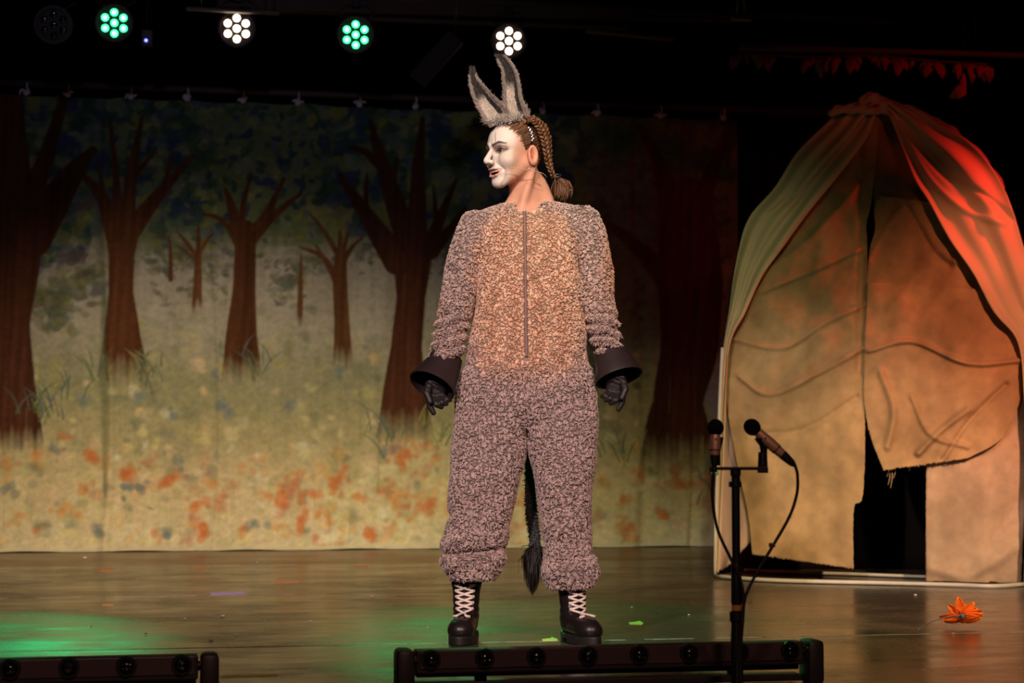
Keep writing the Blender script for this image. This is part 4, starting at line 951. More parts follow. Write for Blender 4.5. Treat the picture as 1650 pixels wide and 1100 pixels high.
# ---- donkey ears on a headband
band = thing('ear_headband', None, None, HCn); band.parent = person; band.matrix_parent_inverse = wmat(person).inverted()
b = B(); pts = []
for k in range(25):
    a = PI*(k/24); v = (0.079*math.cos(a)*1.04, 0.000+0.012*math.cos(a)**2, 0.020+0.094*math.sin(a)); pts.append(toworld(v))
b.tube(pts, 0.004, 8).build('band', M['cable'], band)
for k in range(9):   # sequin trim near the ear
    a = 0.08+k*0.055; v = (0.0865*math.cos(a)*1.04, 0.012*math.cos(a)**2-0.003+0.005*(k % 2), 0.020+0.097*math.sin(a))
    B().ball(toworld(v), 0.0042, (1, 0.7, 1.3), 8).build('sequin', M['silver'], band)
def donkey_ear(cl, wid, name, side, seed):
    """cl: centre line [(px,py,dy)], wid px; cupped blade with dark inner face"""
    K = 46; n = 17; c = curve_pts([PP(*p) for p in cl], K); w_ = np.interp(np.linspace(0, 1, K+1), np.linspace(0, 1, len(wid)), wid)
    Vv_, Cc = [], []; rr = np.random.default_rng(seed)
    for i_ in range(K+1):
        t = (c[min(i_+1, K)]-c[max(i_-1, 0)]).normalized(); a = t.cross(Vector((0.15*side, 1, 0))).normalized()
        if a.x < 0: a = -a
        f = Vector((0, -1, 0)); h = w_[i_]*YP/F/2; s = i_/K
        for j_ in range(n):
            u_ = (j_/(n-1))*2-1
            p = c[i_]+a*(u_*h)+f*(u_*u_*h*0.75-h*0.2)
            Vv_.append(tuple(p))
            au = abs(u_-0.15*side)
            grey = np.float32((0.22, 0.17, 0.165)); pale = np.float32((0.60, 0.50, 0.47)); dark = np.float32((0.022, 0.016, 0.018))
            if abs(u_) > 0.72: cc = grey*1.2 if s < 0.85 else dark*2
            elif s > 0.48: cc = dark
            elif u_*side > 0.28: cc = dark
            else: cc = pale if s > 0.1 else grey*1.6
            k_ = np.clip((s-0.40)/0.12, 0, 1)
            if abs(u_) <= 0.72 and u_*side <= 0.28: cc = pale*(1-k_)+dark*k_
            Cc.append(cc)
    i = np.arange(K)[:, None]*n; j = np.arange(n-1)[None]
    Vv_ = np.array(Vv_); Cc = np.array(Cc)
    me = mesh_np(name, Vv_, np.stack([i+j, i+j+1, i+n+j+1, i+n+j], -1).reshape(-1, 4), Cc)
    o = link(name, me, M['fleece'], band); sm = o.modifiers.new('s', 'SOLIDIFY'); sm.thickness = 0.004
    # short nap following the ear
    N_ = 3600; ii = rr.integers(0, K, N_); jj = rr.integers(0, n, N_); fu = rr.random(N_)
    G = Vv_.reshape(K+1, n, 3); g0 = G[ii, jj]*(1-fu[:, None])+G[ii+1, jj]*fu[:, None]+rr.normal(size=(N_, 3))*0.0012
    tdir = G[np.minimum(ii+2, K), jj]-G[ii, jj]; tdir /= np.linalg.norm(tdir, axis=1, keepdims=True)+1e-9
    uu_ = (jj/(n-1)*2-1)[:, None]; av = np.float32([[1, 0, 0]])*uu_*0.5
    dv = tdir*0.9+av+np.float32([[0, -0.28, 0]])+rr.normal(size=(N_, 3))*0.18
    ln = rr.uniform(0.007, 0.013, N_)*np.interp(ii/K, [0, 0.15, 0.9, 1], [1.7, 1.0, 0.8, 1.3]); dv = dv*ln[:, None]
    P_ = np.stack([g0, g0+dv*0.55, g0+dv], 1); ccol = Cc.reshape(K+1, n, 3)[ii, jj]*rr.uniform(0.65, 1.3, (N_, 1))
    o2 = link('ear_nap', strand_mesh('ear_nap', P_, np.repeat(np.float32([[0.0010, 0.0009, 0.0002]]), N_, 0), ccol.astype(np.float32)), M['fleece'], o); o2['kind'] = 'stuff'
    return o
donkey_ear([(805, 198, -0.05), (796, 183, -0.055), (783, 166, -0.06), (771, 146, -0.062), (763, 128, -0.06), (761, 113, -0.055)], [34, 38, 33, 27, 18, 11, 4], 'donkey_ear', 1, 2)
donkey_ear([(833, 195, -0.05), (829, 176, -0.055), (826, 158, -0.06), (824, 136, -0.062), (819, 112, -0.06), (809, 96, -0.055), (803, 91, -0.05)], [40, 36, 28, 26, 24, 18, 13, 4], 'donkey_ear', 1, 5)
# pale fluff at the ear roots
P_, C_ = [], []
for k in range(1500):
    base = (804, 194) if rh.random() < 0.5 else (828, 190)
    s = rh.normal(size=3); a = PP(base[0]+s[0]*7, base[1]+abs(s[1])*4-3, -0.052+s[2]*0.012)
    d = Vector((s[0]*0.4-0.25, -0.4+0.4*rh.normal(), rh.uniform(-0.5, 1.0))).normalized()*rh.uniform(0.010, 0.024)
    P_.append([tuple(a), tuple(a+d*0.5+Vector((0, -0.003, 0))), tuple(a+d)]); t = rh.uniform(0.7, 1.15); C_.append((0.55*t, 0.47*t, 0.45*t))
o = link('root_fluff', strand_mesh('root_fluff', np.array(P_), np.repeat(np.float32([[0.0011, 0.0008, 0.0002]]), len(P_), 0), np.float32(C_)), M['fleece'], band); o['kind'] = 'stuff'
# ---- headset microphone and earring
b = B(); b.tube(curve_pts([PP(823, 269.5, -0.108), PP(832, 271, -0.104), PP(845, 273.5, -0.098), PP(852, 273, -0.094), PP(860, 276, -0.088), PP(874, 279, -0.068), PP(881, 285, -0.045)], 20), 0.0012, 6)
b.ball(PP(824, 269.5, -0.109), 0.0026, (1.4, 1, 1), 8)
b.build('headset_microphone', M['wire'], person)
B().ball(PP(852.5, 272, -0.093), 0.0042, (1, 1, 1), 10).build('earring', M['wire'], person)
# ---- fleece suit
def lz(rows):   # rows of (py, xl, xr) -> z sorted up
    rows = sorted(rows, key=lambda r: -r[0])
    z_ = [PZ(r[0]) for r in rows]; cx = [PXx((r[1]+r[2])/2) for r in rows]; rx = [PXx((r[2]-r[1])/2+825) for r in rows]
    return z_, cx, rx
def part(rows, ry, cy=None, shrink=0.008, power=2.0):
    z_, cx, rx = lz(rows); rx = [max(r-shrink, 0.02) for r in rx]
    ryv = [float(v) for v in np.interp([-r for r in z_], [-PZ(p) for p, _ in ry][::1] if False else sorted([-PZ(p) for p, _ in ry]), [v for _, v in sorted(ry, key=lambda t: -PZ(t[0]))])]
    cyv = [YP+(0.0 if cy is None else cy)]*len(z_)
    return lambda p: loft(p, z_, cx, cyv, rx, ryv, power)
torso = part([(326, 818, 898), (332, 795, 925), (340, 772, 944), (352, 758, 955), (375, 764, 948), (410, 768, 942), (450, 766, 941), (520, 759, 945), (560, 752, 946), (600, 744, 952), (630, 740, 958), (655, 745, 955), (675, 760, 940), (690, 790, 910)],
             [(326, 0.055), (345, 0.085), (375, 0.115), (450, 0.125), (520, 0.125), (600, 0.130), (640, 0.118), (690, 0.07)], 0.02, 0.008, 2.2)
armL = part([(343, 748, 805), (352, 741, 805), (370, 733, 800), (400, 723, 792), (440, 714, 782), (480, 706, 770), (515, 702, 759), (550, 696, 750), (578, 690, 746)], [(340, 0.045), (370, 0.06), (440, 0.058), (578, 0.050)], 0.0)
armR = part([(335, 900, 958), (345, 905, 968), (370, 912, 977), (400, 920, 985), (440, 928, 991), (480, 934, 993), (520, 945, 998), (548, 953, 1003), (566, 958, 1006)], [(335, 0.045), (370, 0.06), (440, 0.058), (566, 0.050)], 0.0)
legL = part([(600, 744, 850), (640, 735, 860), (690, 729, 857), (740, 725, 848), (780, 722, 839), (830, 718, 825), (860, 716, 818), (880, 712, 815), (900, 711, 812), (915, 715, 808), (932, 722, 803)], [(600, 0.10), (640, 0.115), (780, 0.11), (860, 0.095), (935, 0.075)], 0.02)
legR = part([(600, 846, 952), (640, 838, 962), (690, 841, 967), (740, 853, 963), (780, 861, 957), (830, 868, 952), (870, 872, 956), (900, 874, 960), (925, 875, 963), (946, 880, 958)], [(600, 0.10), (640, 0.115), (780, 0.11), (860, 0.095), (946, 0.078)], 0.02)
def suitf(p):
    X, Y_, Z = p.T
    py = 740-(Z-HC)*F/YP*0.996; px = 825+X*F/YP    # design coordinates on the figure
    d = torso(p)
    aL, aR = armL(p), armR(p)
    ruf = np.clip((py-492)/30, 0, 1)*0.0075
    aL = aL+ruf*np.sin((py+0.25*(px-720))*0.36+0.8*np.sin(px/9)); aR = aR+ruf*np.sin((py-0.3*(px-975))*0.36+0.8*np.sin(px/11))
    d = smin(d, np.minimum(aL, aR), 0.012)
    lL, lR = legL(p), legR(p)
    f1 = np.exp(-((py-886+0.10*(px-760))/5.5)**2)*0.020*np.clip((px-705)/30, 0, 1)*np.clip((815-px)/30, 0, 1)
    f2 = np.exp(-((py-868+0.06*(px-760))/13)**2)*0.008; f3 = np.exp(-((py-905-0.2*(px-790))/4)**2)*0.014*(px > 765)
    f4 = np.exp(-((py-822+0.5*(px-740))/8)**2)*0.010*(px < 770)
    lL = lL+f1-f2+f3+f4-0.010*np.exp(-((py-905)/10)**2)
    g1 = np.exp(-((py-895+0.25*(px-930))/6)**2)*0.013*np.clip((px-885)/40, 0, 1); g2 = np.exp(-((py-872-0.1*(px-900))/10)**2)*0.006
    lR = lR+g1+g2-0.008*np.exp(-((py-918)/14)**2)
    legs = smin(smin(lL, lR, 0.012), ell(p, PP(849, 648, 0.02), (0.07, 0.118, 0.072)), 0.035)
    d = smin(d, legs, 0.03)
    # neck opening
    d = smax(d, -cap(p, PP(853, 332, 0.03), PP(853, 280, 0.035), 0.074, 0.085), 0.008)
    d = smax(d, -ell(p, PP(849, 330, -0.07), (0.052, 0.06, 0.030)), 0.01)
    # broad soft folds
    d = d+0.003*np.sin(px/23+py/31)*np.cos(py/19)
    d = d-0.006*np.exp(-((px-800)/9)**2-((py-470)/100)**2)*0-0.0
    d = d+0.010*np.exp(-(np.abs((px-925)-0.17*(py-380))/5)**2)*np.clip((py-365)/30, 0, 1)*np.clip((470-py)/40, 0, 1)
    d = d+0.008*np.exp(-(np.abs((px-775)+0.10*(py-380))/5)**2)*np.clip((py-375)/30, 0, 1)*np.clip((520-py)/40, 0, 1)
    d = d+0.007*np.exp(-((px-849)/5)**2)*np.clip((py-630)/50, 0, 1)*(py < 705)*(Y_ < YP)
    return d
Vs, Qs = surface(suitf, (PXx(670), YP-0.20, PZ(962)), (PXx(1025), YP+0.21, PZ(300)), 0.0065)
def suitcol(P_):
    px = 825+P_[:, 0]*F/YP; py = 740-(P_[:, 2]-HC)*F/YP*0.996; front = P_[:, 1] < YP+0.06
    n_ = 0.10*np.sin(px/13+py/17)+0.10*np.sin(px/7-py/9)
    hw = np.interp(py, [335, 380, 450, 540, 590, 640], [45, 72, 84, 88, 80, 40])
    m = sss((1-np.abs(px-850)/hw+n_*0.6)/0.09)*sss((py-345)/10)*sss((602-py+10*n_)/9)*front
    base = np.float32((0.47, 0.34, 0.325)); tan = np.float32((0.68, 0.385, 0.265)); lt = np.float32((0.95, 0.67, 0.52))
    c = base*(1-m[:, None])+tan*m[:, None]
    m2 = m*np.clip(0.4+0.9*np.sin(px/6+1.7*np.sin(py/8))*np.sin(py/7), 0, 1)*0.5; c = c*(1-m2[:, None])+lt*m2[:, None]
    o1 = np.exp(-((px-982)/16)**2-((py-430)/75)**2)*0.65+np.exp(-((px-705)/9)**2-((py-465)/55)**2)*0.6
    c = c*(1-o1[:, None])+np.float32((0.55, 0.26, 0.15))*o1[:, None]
    return c.astype(np.float32)
me = mesh_np('fleece_suit', Vs, Qs, suitcol(Vs)*0.38); suit = link('fleece_suit', me, M['fleece'], person)  # base colour darkened to stand in for shade between the tufts
def on_front(VV, px, py, rad=0.006, dy=0.0):
    p = PP(px, py); sel = (np.abs(VV[:, 0]-p.x) < rad) & (np.abs(VV[:, 2]-p.z) < rad)
    return Vector((p.x, (float(VV[sel, 1].min()) if sel.any() else YP)+dy, p.z))
# fleece pile: tufts
tri = np.concatenate([Qs[:, [0, 1, 2]], Qs[:, [0, 2, 3]]]); e1 = Vs[tri[:, 1]]-Vs[tri[:, 0]]; e2 = Vs[tri[:, 2]]-Vs[tri[:, 0]]
cr = np.cross(e1, e2); ar = np.linalg.norm(cr, axis=1); nm = cr/(ar[:, None]+1e-12)
# smooth vertex normals
vn = np.zeros_like(Vs); 
for k in range(3): np.add.at(vn, tri[:, k], cr)
vn /= np.linalg.norm(vn, axis=1, keepdims=True)+1e-12
pr = ar/ar.sum(); N_ = 150000
pick = rng.choice(len(tri), N_, p=pr); r1, r2 = rng.random(N_), rng.random(N_); sw = r1+r2 > 1; r1[sw] = 1-r1[sw]; r2[sw] = 1-r2[sw]
T_ = tri[pick]; P0 = Vs[T_[:, 0]]+e1[pick]*r1[:, None]+e2[pick]*r2[:, None]
Nn = vn[T_[:, 0]]
PXd = 825+P0[:, 0]*F/YP; PYd = 740-(P0[:, 2]-HC)*F/YP*0.996
keep = ~((np.abs(PXd-845-0.012*(PYd-345)) < 2.8) & (PYd > 343) & (PYd < 585) & (P0[:, 1] < YP))
hidden = np.linalg.norm((P0-np.float32(PP(851, 330, 0.035)))[:, :2], axis=1) < 0.058
keep &= ~(hidden & (PYd < 345)); P0, Nn, PXd, PYd = P0[keep], Nn[keep], PXd[keep], PYd[keep]; N_ = len(P0)
# coherent swirl of the curls
fx = np.sin(PXd/5.1+2*np.sin(PYd/6.3))+0.7*np.sin(PYd/3.7+PXd/11); fz = np.sin(PYd/4.9+2*np.sin(PXd/7.1))
swirl = np.stack([fx*0.55, 0*fx, fz*0.35-0.55], -1)+rng.normal(size=(N_, 3))*0.42
chest = (np.abs(PXd-850) < 88) & (PYd > 350) & (PYd < 600) & (P0[:, 1] < YP)
ln = rng.uniform(0.007, 0.012, N_)*np.where(chest, 0.75, 1.0)*np.where(PYd > 800, 1.18, 1.0)
edgeb = ((PYd > 895) | ((PYd > 545) & (PYd < 590) & ((PXd < 748) | (PXd > 950)))); ln *= np.where(edgeb, 1.15, 1)
from mathutils.kdtree import KDTree
NC = N_//6; ci = rng.choice(N_, NC, replace=False); kd = KDTree(NC)
for k, i_ in enumerate(ci): kd.insert(P0[i_], k)
kd.balance()
near = np.array([kd.find(p)[1] for p in P0]); cent = P0[ci][near]; jx = rng.random((NC, 3))[near]
swirl = swirl*0.6+(rng.normal(size=(NC, 3))*0.55)[near]
tang = swirl-Nn*(swirl*Nn).sum(1, keepdims=True)
d1 = Nn*0.75+tang*0.45; d2 = Nn*0.25+tang*0.9
# clumping: pull tips toward a jittered lattice so that tufts bunch with dark gaps between
P1 = P0+d1*ln[:, None]*0.55; P2 = P1+d2*ln[:, None]*0.55
pull = (cent-P0); pull -= Nn*(pull*Nn).sum(1, keepdims=True)
P1 = P1+pull*0.25; P2 = P2+pull*0.55
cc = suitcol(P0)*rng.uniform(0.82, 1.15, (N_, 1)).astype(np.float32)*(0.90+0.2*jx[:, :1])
ck = np.stack([cc*0.45, cc*0.95, cc*1.32], 1).astype(np.float32)  # shade painted into the roots, tips lightened
Rr = np.stack([np.full(N_, 0.0016), np.full(N_, 0.0019), np.full(N_, 0.0010)], 1)*rng.uniform(0.8, 1.2, (N_, 1))
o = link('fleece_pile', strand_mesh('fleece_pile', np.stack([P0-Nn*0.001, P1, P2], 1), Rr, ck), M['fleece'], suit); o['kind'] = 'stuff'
# zip
zp = [on_front(Vs, 845+0.012*(y_-345), y_, 0.007, -0.005) for y_ in range(343, 586, 9)]
b = B()
for k in range(len(zp)-1): pass
rows = [[b.bm.verts.new(p+Vector((sx*0.0042, sy, 0))) for sx, sy in ((-1, 0.003), (-1, -0.001), (-0.3, -0.003), (0.3, -0.003), (1, -0.001), (1, 0.003))] for p in zp]
for a_, c_ in zip(rows[:-1], rows[1:]):
    for k in range(5): b.bm.faces.new((a_[k], a_[k+1], c_[k+1], c_[k]))
zo = b.build('zip', mat('mauve_zip_tape', (0.22, 0.13, 0.13), 0.6, 0, 0.2, 400), suit)
b = B(); b.box(zp[0]+Vector((0, -0.008, 0.004)), (0.006, 0.004, 0.012), 0, 0.001); b.box(zp[0]+Vector((0, -0.009, -0.010)), (0.004, 0.0025, 0.016), 0, 0.0008)
b.build('zip_puller', M['silver'], zo, False)
# seams at the shoulders are left to the fold shaping
# ---- tail
tl = [PP(851, 640, 0.135), PP(851, 700, 0.17), PP(853, 745, 0.18), PP(855, 790, 0.18), PP(857, 830, 0.18), PP(861, 860, 0.175), PP(863, 888, 0.17)]
tr = [0.010, 0.011, 0.013, 0.020, 0.020, 0.017, 0.014]
c = curve_pts(tl, 40); rad = np.interp(np.linspace(0, 1, 41), np.linspace(0, 1, 7), tr)
tail = B().tube(c, list(rad*0.75), 10).build('tail', mat('tail_core', (0.05, 0.045, 0.055), 0.9), person)
P_, C_, R_ = [], [], []
for k in range(5200):
    f = rh.random(); i_ = min(int(f*40), 39); p = c[i_].lerp(c[i_+1], rh.random()); a = rh.uniform(0, 2*PI); n_ = Vector((math.cos(a), math.sin(a), 0))
    s = p+n_*rad[i_]*0.7; d = (n_*0.7+Vector((rh.normal()*0.4, rh.normal()*0.4, -0.5+0.3*rh.normal()))); l = 0.009*rh.uniform(0.6, 1.2)
    P_.append([tuple(s), tuple(s+d*l*0.6), tuple(s+d*l)]); t = rh.random()
    C_.append((0.07+0.10*t, 0.065+0.09*t, 0.085+0.11*t))
o = link('tail_pile', strand_mesh('tail_pile', np.array(P_), np.repeat(np.float32([[0.0016, 0.0014, 0.0005]]), len(P_), 0), np.float32(C_)), M['fleece'], tail); o['kind'] = 'stuff'
P_ = []
for k in range(1100):
    s = rh.normal(size=2)*0.006; e = rh.normal(size=2); a = PP(861+s[0]*400, 880+rh.uniform(-6, 8), 0.17+s[1])
    en = PP(858+e[0]*6.5, 930+rh.uniform(-20, 32)-2.5*abs(e[0])*4, 0.17+e[1]*0.014)
    m = a.lerp(en, 0.45)+Vector((e[0]*0.008, e[1]*0.008, 0))
    P_.append([tuple(a), tuple(m), tuple(en)])
o = link('tail_tassel', strand_mesh('tail_tassel', np.array(P_), np.repeat(np.float32([[0.0013, 0.0014, 0.0003]]), len(P_), 0), np.repeat(np.float32([[0.02, 0.013, 0.012]]), len(P_), 0)), M['hairm'], tail); o['kind'] = 'stuff'; o['label'] = 'black tassel at the tail end'
# ---- flared hoof cuffs
def flare(c0, c1, r0, r1, name, flat, nseam):
    """open cone with wall thickness; c0 narrow end at the sleeve, c1 wide end"""
    c0, c1 = Vector(c0), Vector(c1); t = (c1-c0).normalized(); a = t.cross(Vector((0, 1, 0))).normalized(); d = t.cross(a).normalized()
    n = 48; b = B(); prof = [(0.0, 0.0, 0), (0.35, 0.33, 0), (0.7, 0.69, 0), (0.95, 0.97, 0), (1.0, 1.01, -0.001), (1.0, 1.01, -0.005), (0.95, 0.95, -0.006), (0.6, 0.60, -0.006), (0.0, 0.0, -0.006)]
    rings = []
    for (s, w_, th) in prof:
        r = r0+(r1-r0)*w_+th; ce = c0.lerp(c1, s)
        rings.append([b.bm.verts.new(ce+(a*math.cos(2*PI*k/n)+d*flat*math.sin(2*PI*k/n))*r) for k in range(n)])
    for i_ in range(len(rings)-1):
        for k in range(n): b.bm.faces.new((rings[i_][k], rings[i_][(k+1) % n], rings[i_+1][(k+1) % n], rings[i_+1][k]))
    o = b.build(name, M['cuff'], person, True, 50)
    sk = nseam; B().tube([c0+(a*math.cos(sk)+d*flat*math.sin(sk))*(r0+0.001), c0.lerp(c1, 0.5)+(a*math.cos(sk)+d*flat*math.sin(sk))*(r0+(r1-r0)*0.58+0.001), c1+(a*math.cos(sk)+d*flat*math.sin(sk))*(r1*1.02+0.001)], 0.0016, 6).build('seam', M['cuff'], o)
    return o
flare(PP(722, 574, 0.01), PP(696, 622, -0.055), 0.049, 0.080, 'hoof_cuff', 0.9, 0.35)
flare(PP(980, 556, 0.01), PP(998, 609, -0.035), 0.048, 0.080, 'hoof_cuff', 0.9, 2.6)
# ---- gloved hands: relaxed, half curled
def hand(wr, mirror, name, seed, scale=1.0):
    W = Vector(wr)
    def L_(x, y, z): return np.float32(W+Vector((x*mirror, y, z))*scale)
    chains = []   # back of hand faces the camera side/outward, fingers curl in toward the thigh
    palm = lambda p: smin(ell(p, L_(0.0, 0.0, -0.045), (0.034*scale, 0.021*scale, 0.042*scale)), cap(p, L_(0, 0, 0.06), L_(0, 0, -0.02), 0.024*scale, 0.026*scale), 0.015)
    fing = [((-0.024, -0.004, -0.072), (-0.020, -0.020, -0.104), (-0.008, -0.018, -0.126), 0.0105),   # index points down
            ((-0.008, -0.010, -0.078), (0.002, -0.034, -0.098), (0.018, -0.026, -0.106), 0.0108),
            ((0.008, -0.010, -0.076), (0.020, -0.034, -0.092), (0.034, -0.022, -0.096), 0.0102),
            ((0.023, -0.006, -0.070), (0.036, -0.026, -0.082), (0.046, -0.014, -0.084), 0.0092)]
    def f(p):
        d = palm(p)
        for a, m, e, r in fing:
            r *= scale; q = np.minimum(cap(p, L_(*a), L_(*m), r*1.08, r), cap(p, L_(*m), L_(*e), r, r*0.82))
            d = smin(d, q, 0.003)
        th = np.minimum(cap(p, L_(-0.022, -0.012, -0.030), L_(-0.030, -0.036, -0.062), 0.014*scale, 0.0118*scale), cap(p, L_(-0.030, -0.036, -0.062), L_(-0.018, -0.044, -0.090), 0.0115*scale, 0.0095*scale))
        d = smin(d, th, 0.006)
        d = d+0.0014*np.sin(p[:, 2]*420+p[:, 0]*160)*np.exp(-((p[:, 2]-W.z+0.01)/0.03)**2)
        return d
    Vg, Qg = surface(f, W+Vector((-0.08, -0.08, -0.16)), W+Vector((0.08, 0.06, 0.08)), 0.0024)
    return link(name, mesh_np(name, Vg, Qg), M['glove'], person)
hand(PP(703, 604, -0.03), 1, 'glove', 1, 0.98)
hand(PP(992, 598, -0.02), -1, 'glove', 2, 0.98)
# ---- lace-up boots
def boot(px, yaw, Yh, name):
    G = Vector((PXx(px), Yh, 0)); c, s = math.cos(yaw), math.sin(yaw)
    def loc(p):
        x, y = p[:, 0]-G.x, p[:, 1]-G.y; return np.stack([x*c+y*s, -x*s+y*c, p[:, 2]], -1).astype(np.float32)
    def wl(v): return Vector((v[0]*c-v[1]*s+G.x, v[0]*s+v[1]*c+G.y, v[2]))
    def f(p):
        q = loc(p)
        d = cap(q, (0, 0.02, 0.10), (0, 0.035, 0.20), 0.042, 0.046); d = smin(d, cap(q, (0, 0.035, 0.20), (0, 0.04, 0.275), 0.046, 0.052), 0.02)
        d = smin(d, ell(q, (0, 0.03, 0.07), (0.038, 0.050, 0.055)), 0.02)
        d = smin(d, ell(q, (0.0, -0.055, 0.050), (0.043, 0.085, 0.038)), 0.03)
        d = smin(d, ell(q, (0.0, -0.105, 0.045), (0.042, 0.050, 0.034)), 0.02)
        d = smax(d, 0.024-q[:, 2], 0.004)
        d = d+0.0022*np.exp(-((q[:, 2]-0.098+0.2*q[:, 1])/0.006)**2)+0.0018*np.exp(-((q[:, 2]-0.120+0.2*q[:, 1])/0.006)**2)
        d = d-0.002*np.exp(-((np.abs(q[:, 0])-0.030)/0.004)**2)*(q[:, 2] > 0.09)*(q[:, 1] < 0.02)
        return d
    def fs(p):
        q = loc(p)
        a = np.sqrt((np.abs(q[:, 0])/np.interp(q[:, 1], [-0.16, -0.1, -0.02, 0.04, 0.08], [0.034, 0.0455, 0.040, 0.038, 0.032]))**2+0*q[:, 1])
        sh = ell(np.stack([q[:, 0], q[:, 1], 0*q[:, 2]], -1), (0, -0.038, 0), (0.047, 0.123, 1))
        top = np.where(q[:, 1] > 0.02, 0.034, 0.030); bot = np.where((q[:, 1] > 0.018) | (q[:, 1] < -0.03), 0.0, 0.014)
        return smax(smax(sh, q[:, 2]-top, 0.002), bot-q[:, 2], 0.002)
    lo_, hi_ = G+Vector((-0.15, -0.22, -0.006)), G+Vector((0.15, 0.16, 0.30))
    Vb, Qb = surface(f, lo_, hi_, 0.003)
    o = link(name, mesh_np(name, Vb, Qb), M['leather'], person)
    Vo, Qo = surface(fs, lo_, G+Vector((0.15, 0.16, 0.05)), 0.003); link('sole', mesh_np('sole', Vo, Qo), M['sole'], o)
    ql = loc(Vb)
    def fy(x, z, dy=-0.0035):
        sel = (np.abs(ql[:, 0]-x) < 0.005) & (np.abs(ql[:, 2]-z) < 0.006); y = ql[sel, 1].min() if sel.any() else 0
        return wl((x, y+dy, z))
    lv = np.linspace(0.088, 0.222, 8)
    for k in range(8):
        w_ = 0.024+0.008*k/7; z0 = lv[k]; z1 = lv[k]+0.0165
        for sx in (-1, 1):
            pts = [fy(sx*w_*t, z0+(z1-z0)*(0.5-t*0.5), -0.004-0.0035*(1-t*t)*(1 if sx > 0 else 0.5)) for t in (1, 0.6, 0.2, -0.2, -0.6, -1)]
            B().tube(curve_pts(pts, 12), 0.0040, 6).build('lace', M['lace'], o)
            e = fy(sx*w_, z0, -0.002); b = B(); b.ball(e, 0.0052, (1, 0.6, 1), 10); b.build('eyelet', M['lace'], o)
    return o
boot(750, math.radians(-6), 6.10, 'boot')
boot(927, math.radians(22), 6.08, 'boot')
# fleecy hem detail: black sock showing above left boot
B().tube([PP(752, 905, 0.03), PP(752, 940, 0.03)], [0.046, 0.049], 20).build('sock', M['soft_black'], person)
# ------------------------------------------------------------------ footlight bars
bar0 = onfloor(980, 1100); bar0 = at(980, 1100, 4.86)
v_bar = Vector((bar0.x, bar0.y, 0)).dot(Vv)
def barpt(px, py):      # point in the bars' vertical plane
    d = Vector(((px-825)/F, 1, 0)); O = Vv*v_bar; a = (O.y*d.x-O.x)/(U.x-U.y*d.x); P = O+U*a; return at(px, py, P.y)
def ucoord(px): return barpt(px, 1040).dot(U)
def light_bar(u0, u1, ztl, ztr, lenses, label):
    um = (u0+u1)/2; root = thing('light_bar', label, 'stage light', uv(um, v_bar, 0), 'low light bars along the stage front', PHI)
    L = u1-u0; zt = (ztl+ztr)/2
    T = lambda x, y, z: uv(um+x, v_bar+y, z)
    ti = math.atan((ztr-ztl)/L)
    RM = Matrix.Rotation(PHI, 4, 'Z') @ Matrix.Rotation(-ti, 4, 'Y') if abs(ti) > 0 else Matrix.Rotation(PHI, 4, 'Z')
    hin = 0.045   # bracket width
    mt = Matrix.Translation(T(0, 0.017, zt-0.034)) @ RM
    B().box(None, (L-2*hin-0.012, 0.060, 0.060), 0, 0.005, mt).build('housing', M['housing'], root, False)
    mt = Matrix.Translation(T(0, -0.0155, zt-0.028)) @ RM
    B().box(None, (L-2*hin-0.03, 0.005, 0.046), 0, 0.002, mt).build('face_panel', M['panel'], root, False)
    for (px, py) in lenses:
        uu = ucoord(px); x = uu-um; zc = zt-0.026+x*math.tan(ti)
        c = T(x, -0.014, zc); b = B()
        b.tube([T(x, -0.0245, zc), T(x, -0.017, zc)], [0.0245, 0.026], 24).build('bezel', M['black'], root, True, 40)
        b = B(); b.ball(T(x, -0.018, zc), 0.0205, (1, 0.95, 1), 20).build('lens', M['lens'], root)
        b = B()
        for a_, r_ in ((2.5, .011), (1.9, .013), (1.2, .013), (0.6, .011), (3.6, .009), (4.3, .008), (5.2, .009), (5.9, .011)):
            dx_, dz_ = r_*math.cos(a_), r_*math.sin(a_); b.ball(T(x+dx_, -0.018-math.sqrt(0.0195**2-r_*r_)+0.0004, zc+dz_), 0.0012, (1, 1, 1), 6)
        b.build('lens_glints', M['silver'], root)  # silver beads added to imitate glints of stage lights on the glass
    for s in (-1, 1):
        x = s*(L/2-hin/2); z = zt+x*math.tan(ti)
        b = B(); b.box(T(x, 0.01, z/2), (hin, 0.09, z), PHI, 0.012); b.build('end_bracket', M['housing'], root, True, 30)
        b = B(); b.tube([T(x-s*0.004, -0.0, z-0.03), T(x-s*0.05, 0.0, z-0.03)], 0.012, 12); b.build('pivot', M['black'], root)
        b = B(); b.ball(T(x-s*(hin/2+0.001), -0.03, z-0.02), 0.0035, (1, 1, 1), 8); b.build('knob_screw', mat('copper_screw', (0.5, 0.15, 0.06), 0.3, 0.8) if 'copper_screw' not in bpy.data.materials else bpy.data.materials['copper_screw'], root)
    B().box(T(0, 0.05, 0.014), (L-2*hin, 0.06, 0.018), PHI, 0.003).build('base_rail', M['housing'], root, False)
    B().box(T(0, 0.045, zt-0.069), (L-2*hin-0.02, 0.06, 0.016), PHI, 0.003).build('lower_rail', M['black'], root, False)
    for s in (-1, 1):
        B().box(T(s*L*0.30, 0.05, (zt-0.075+0.014)/2), (0.03, 0.02, zt-0.085), PHI, 0.002).build('post', M['black'], root, False)
    return root
z_ = lambda px, py: barpt(px, py).z
light_bar(ucoord(638), ucoord(1322), z_(668, 1045), z_(1290, 1030), [(693, 0), (779, 0), (862, 0), (945, 0), (1027, 0), (1107, 0), (1188, 0), (1269, 0)], 'long black light bar with eight lenses in front of the performer\'s boots')
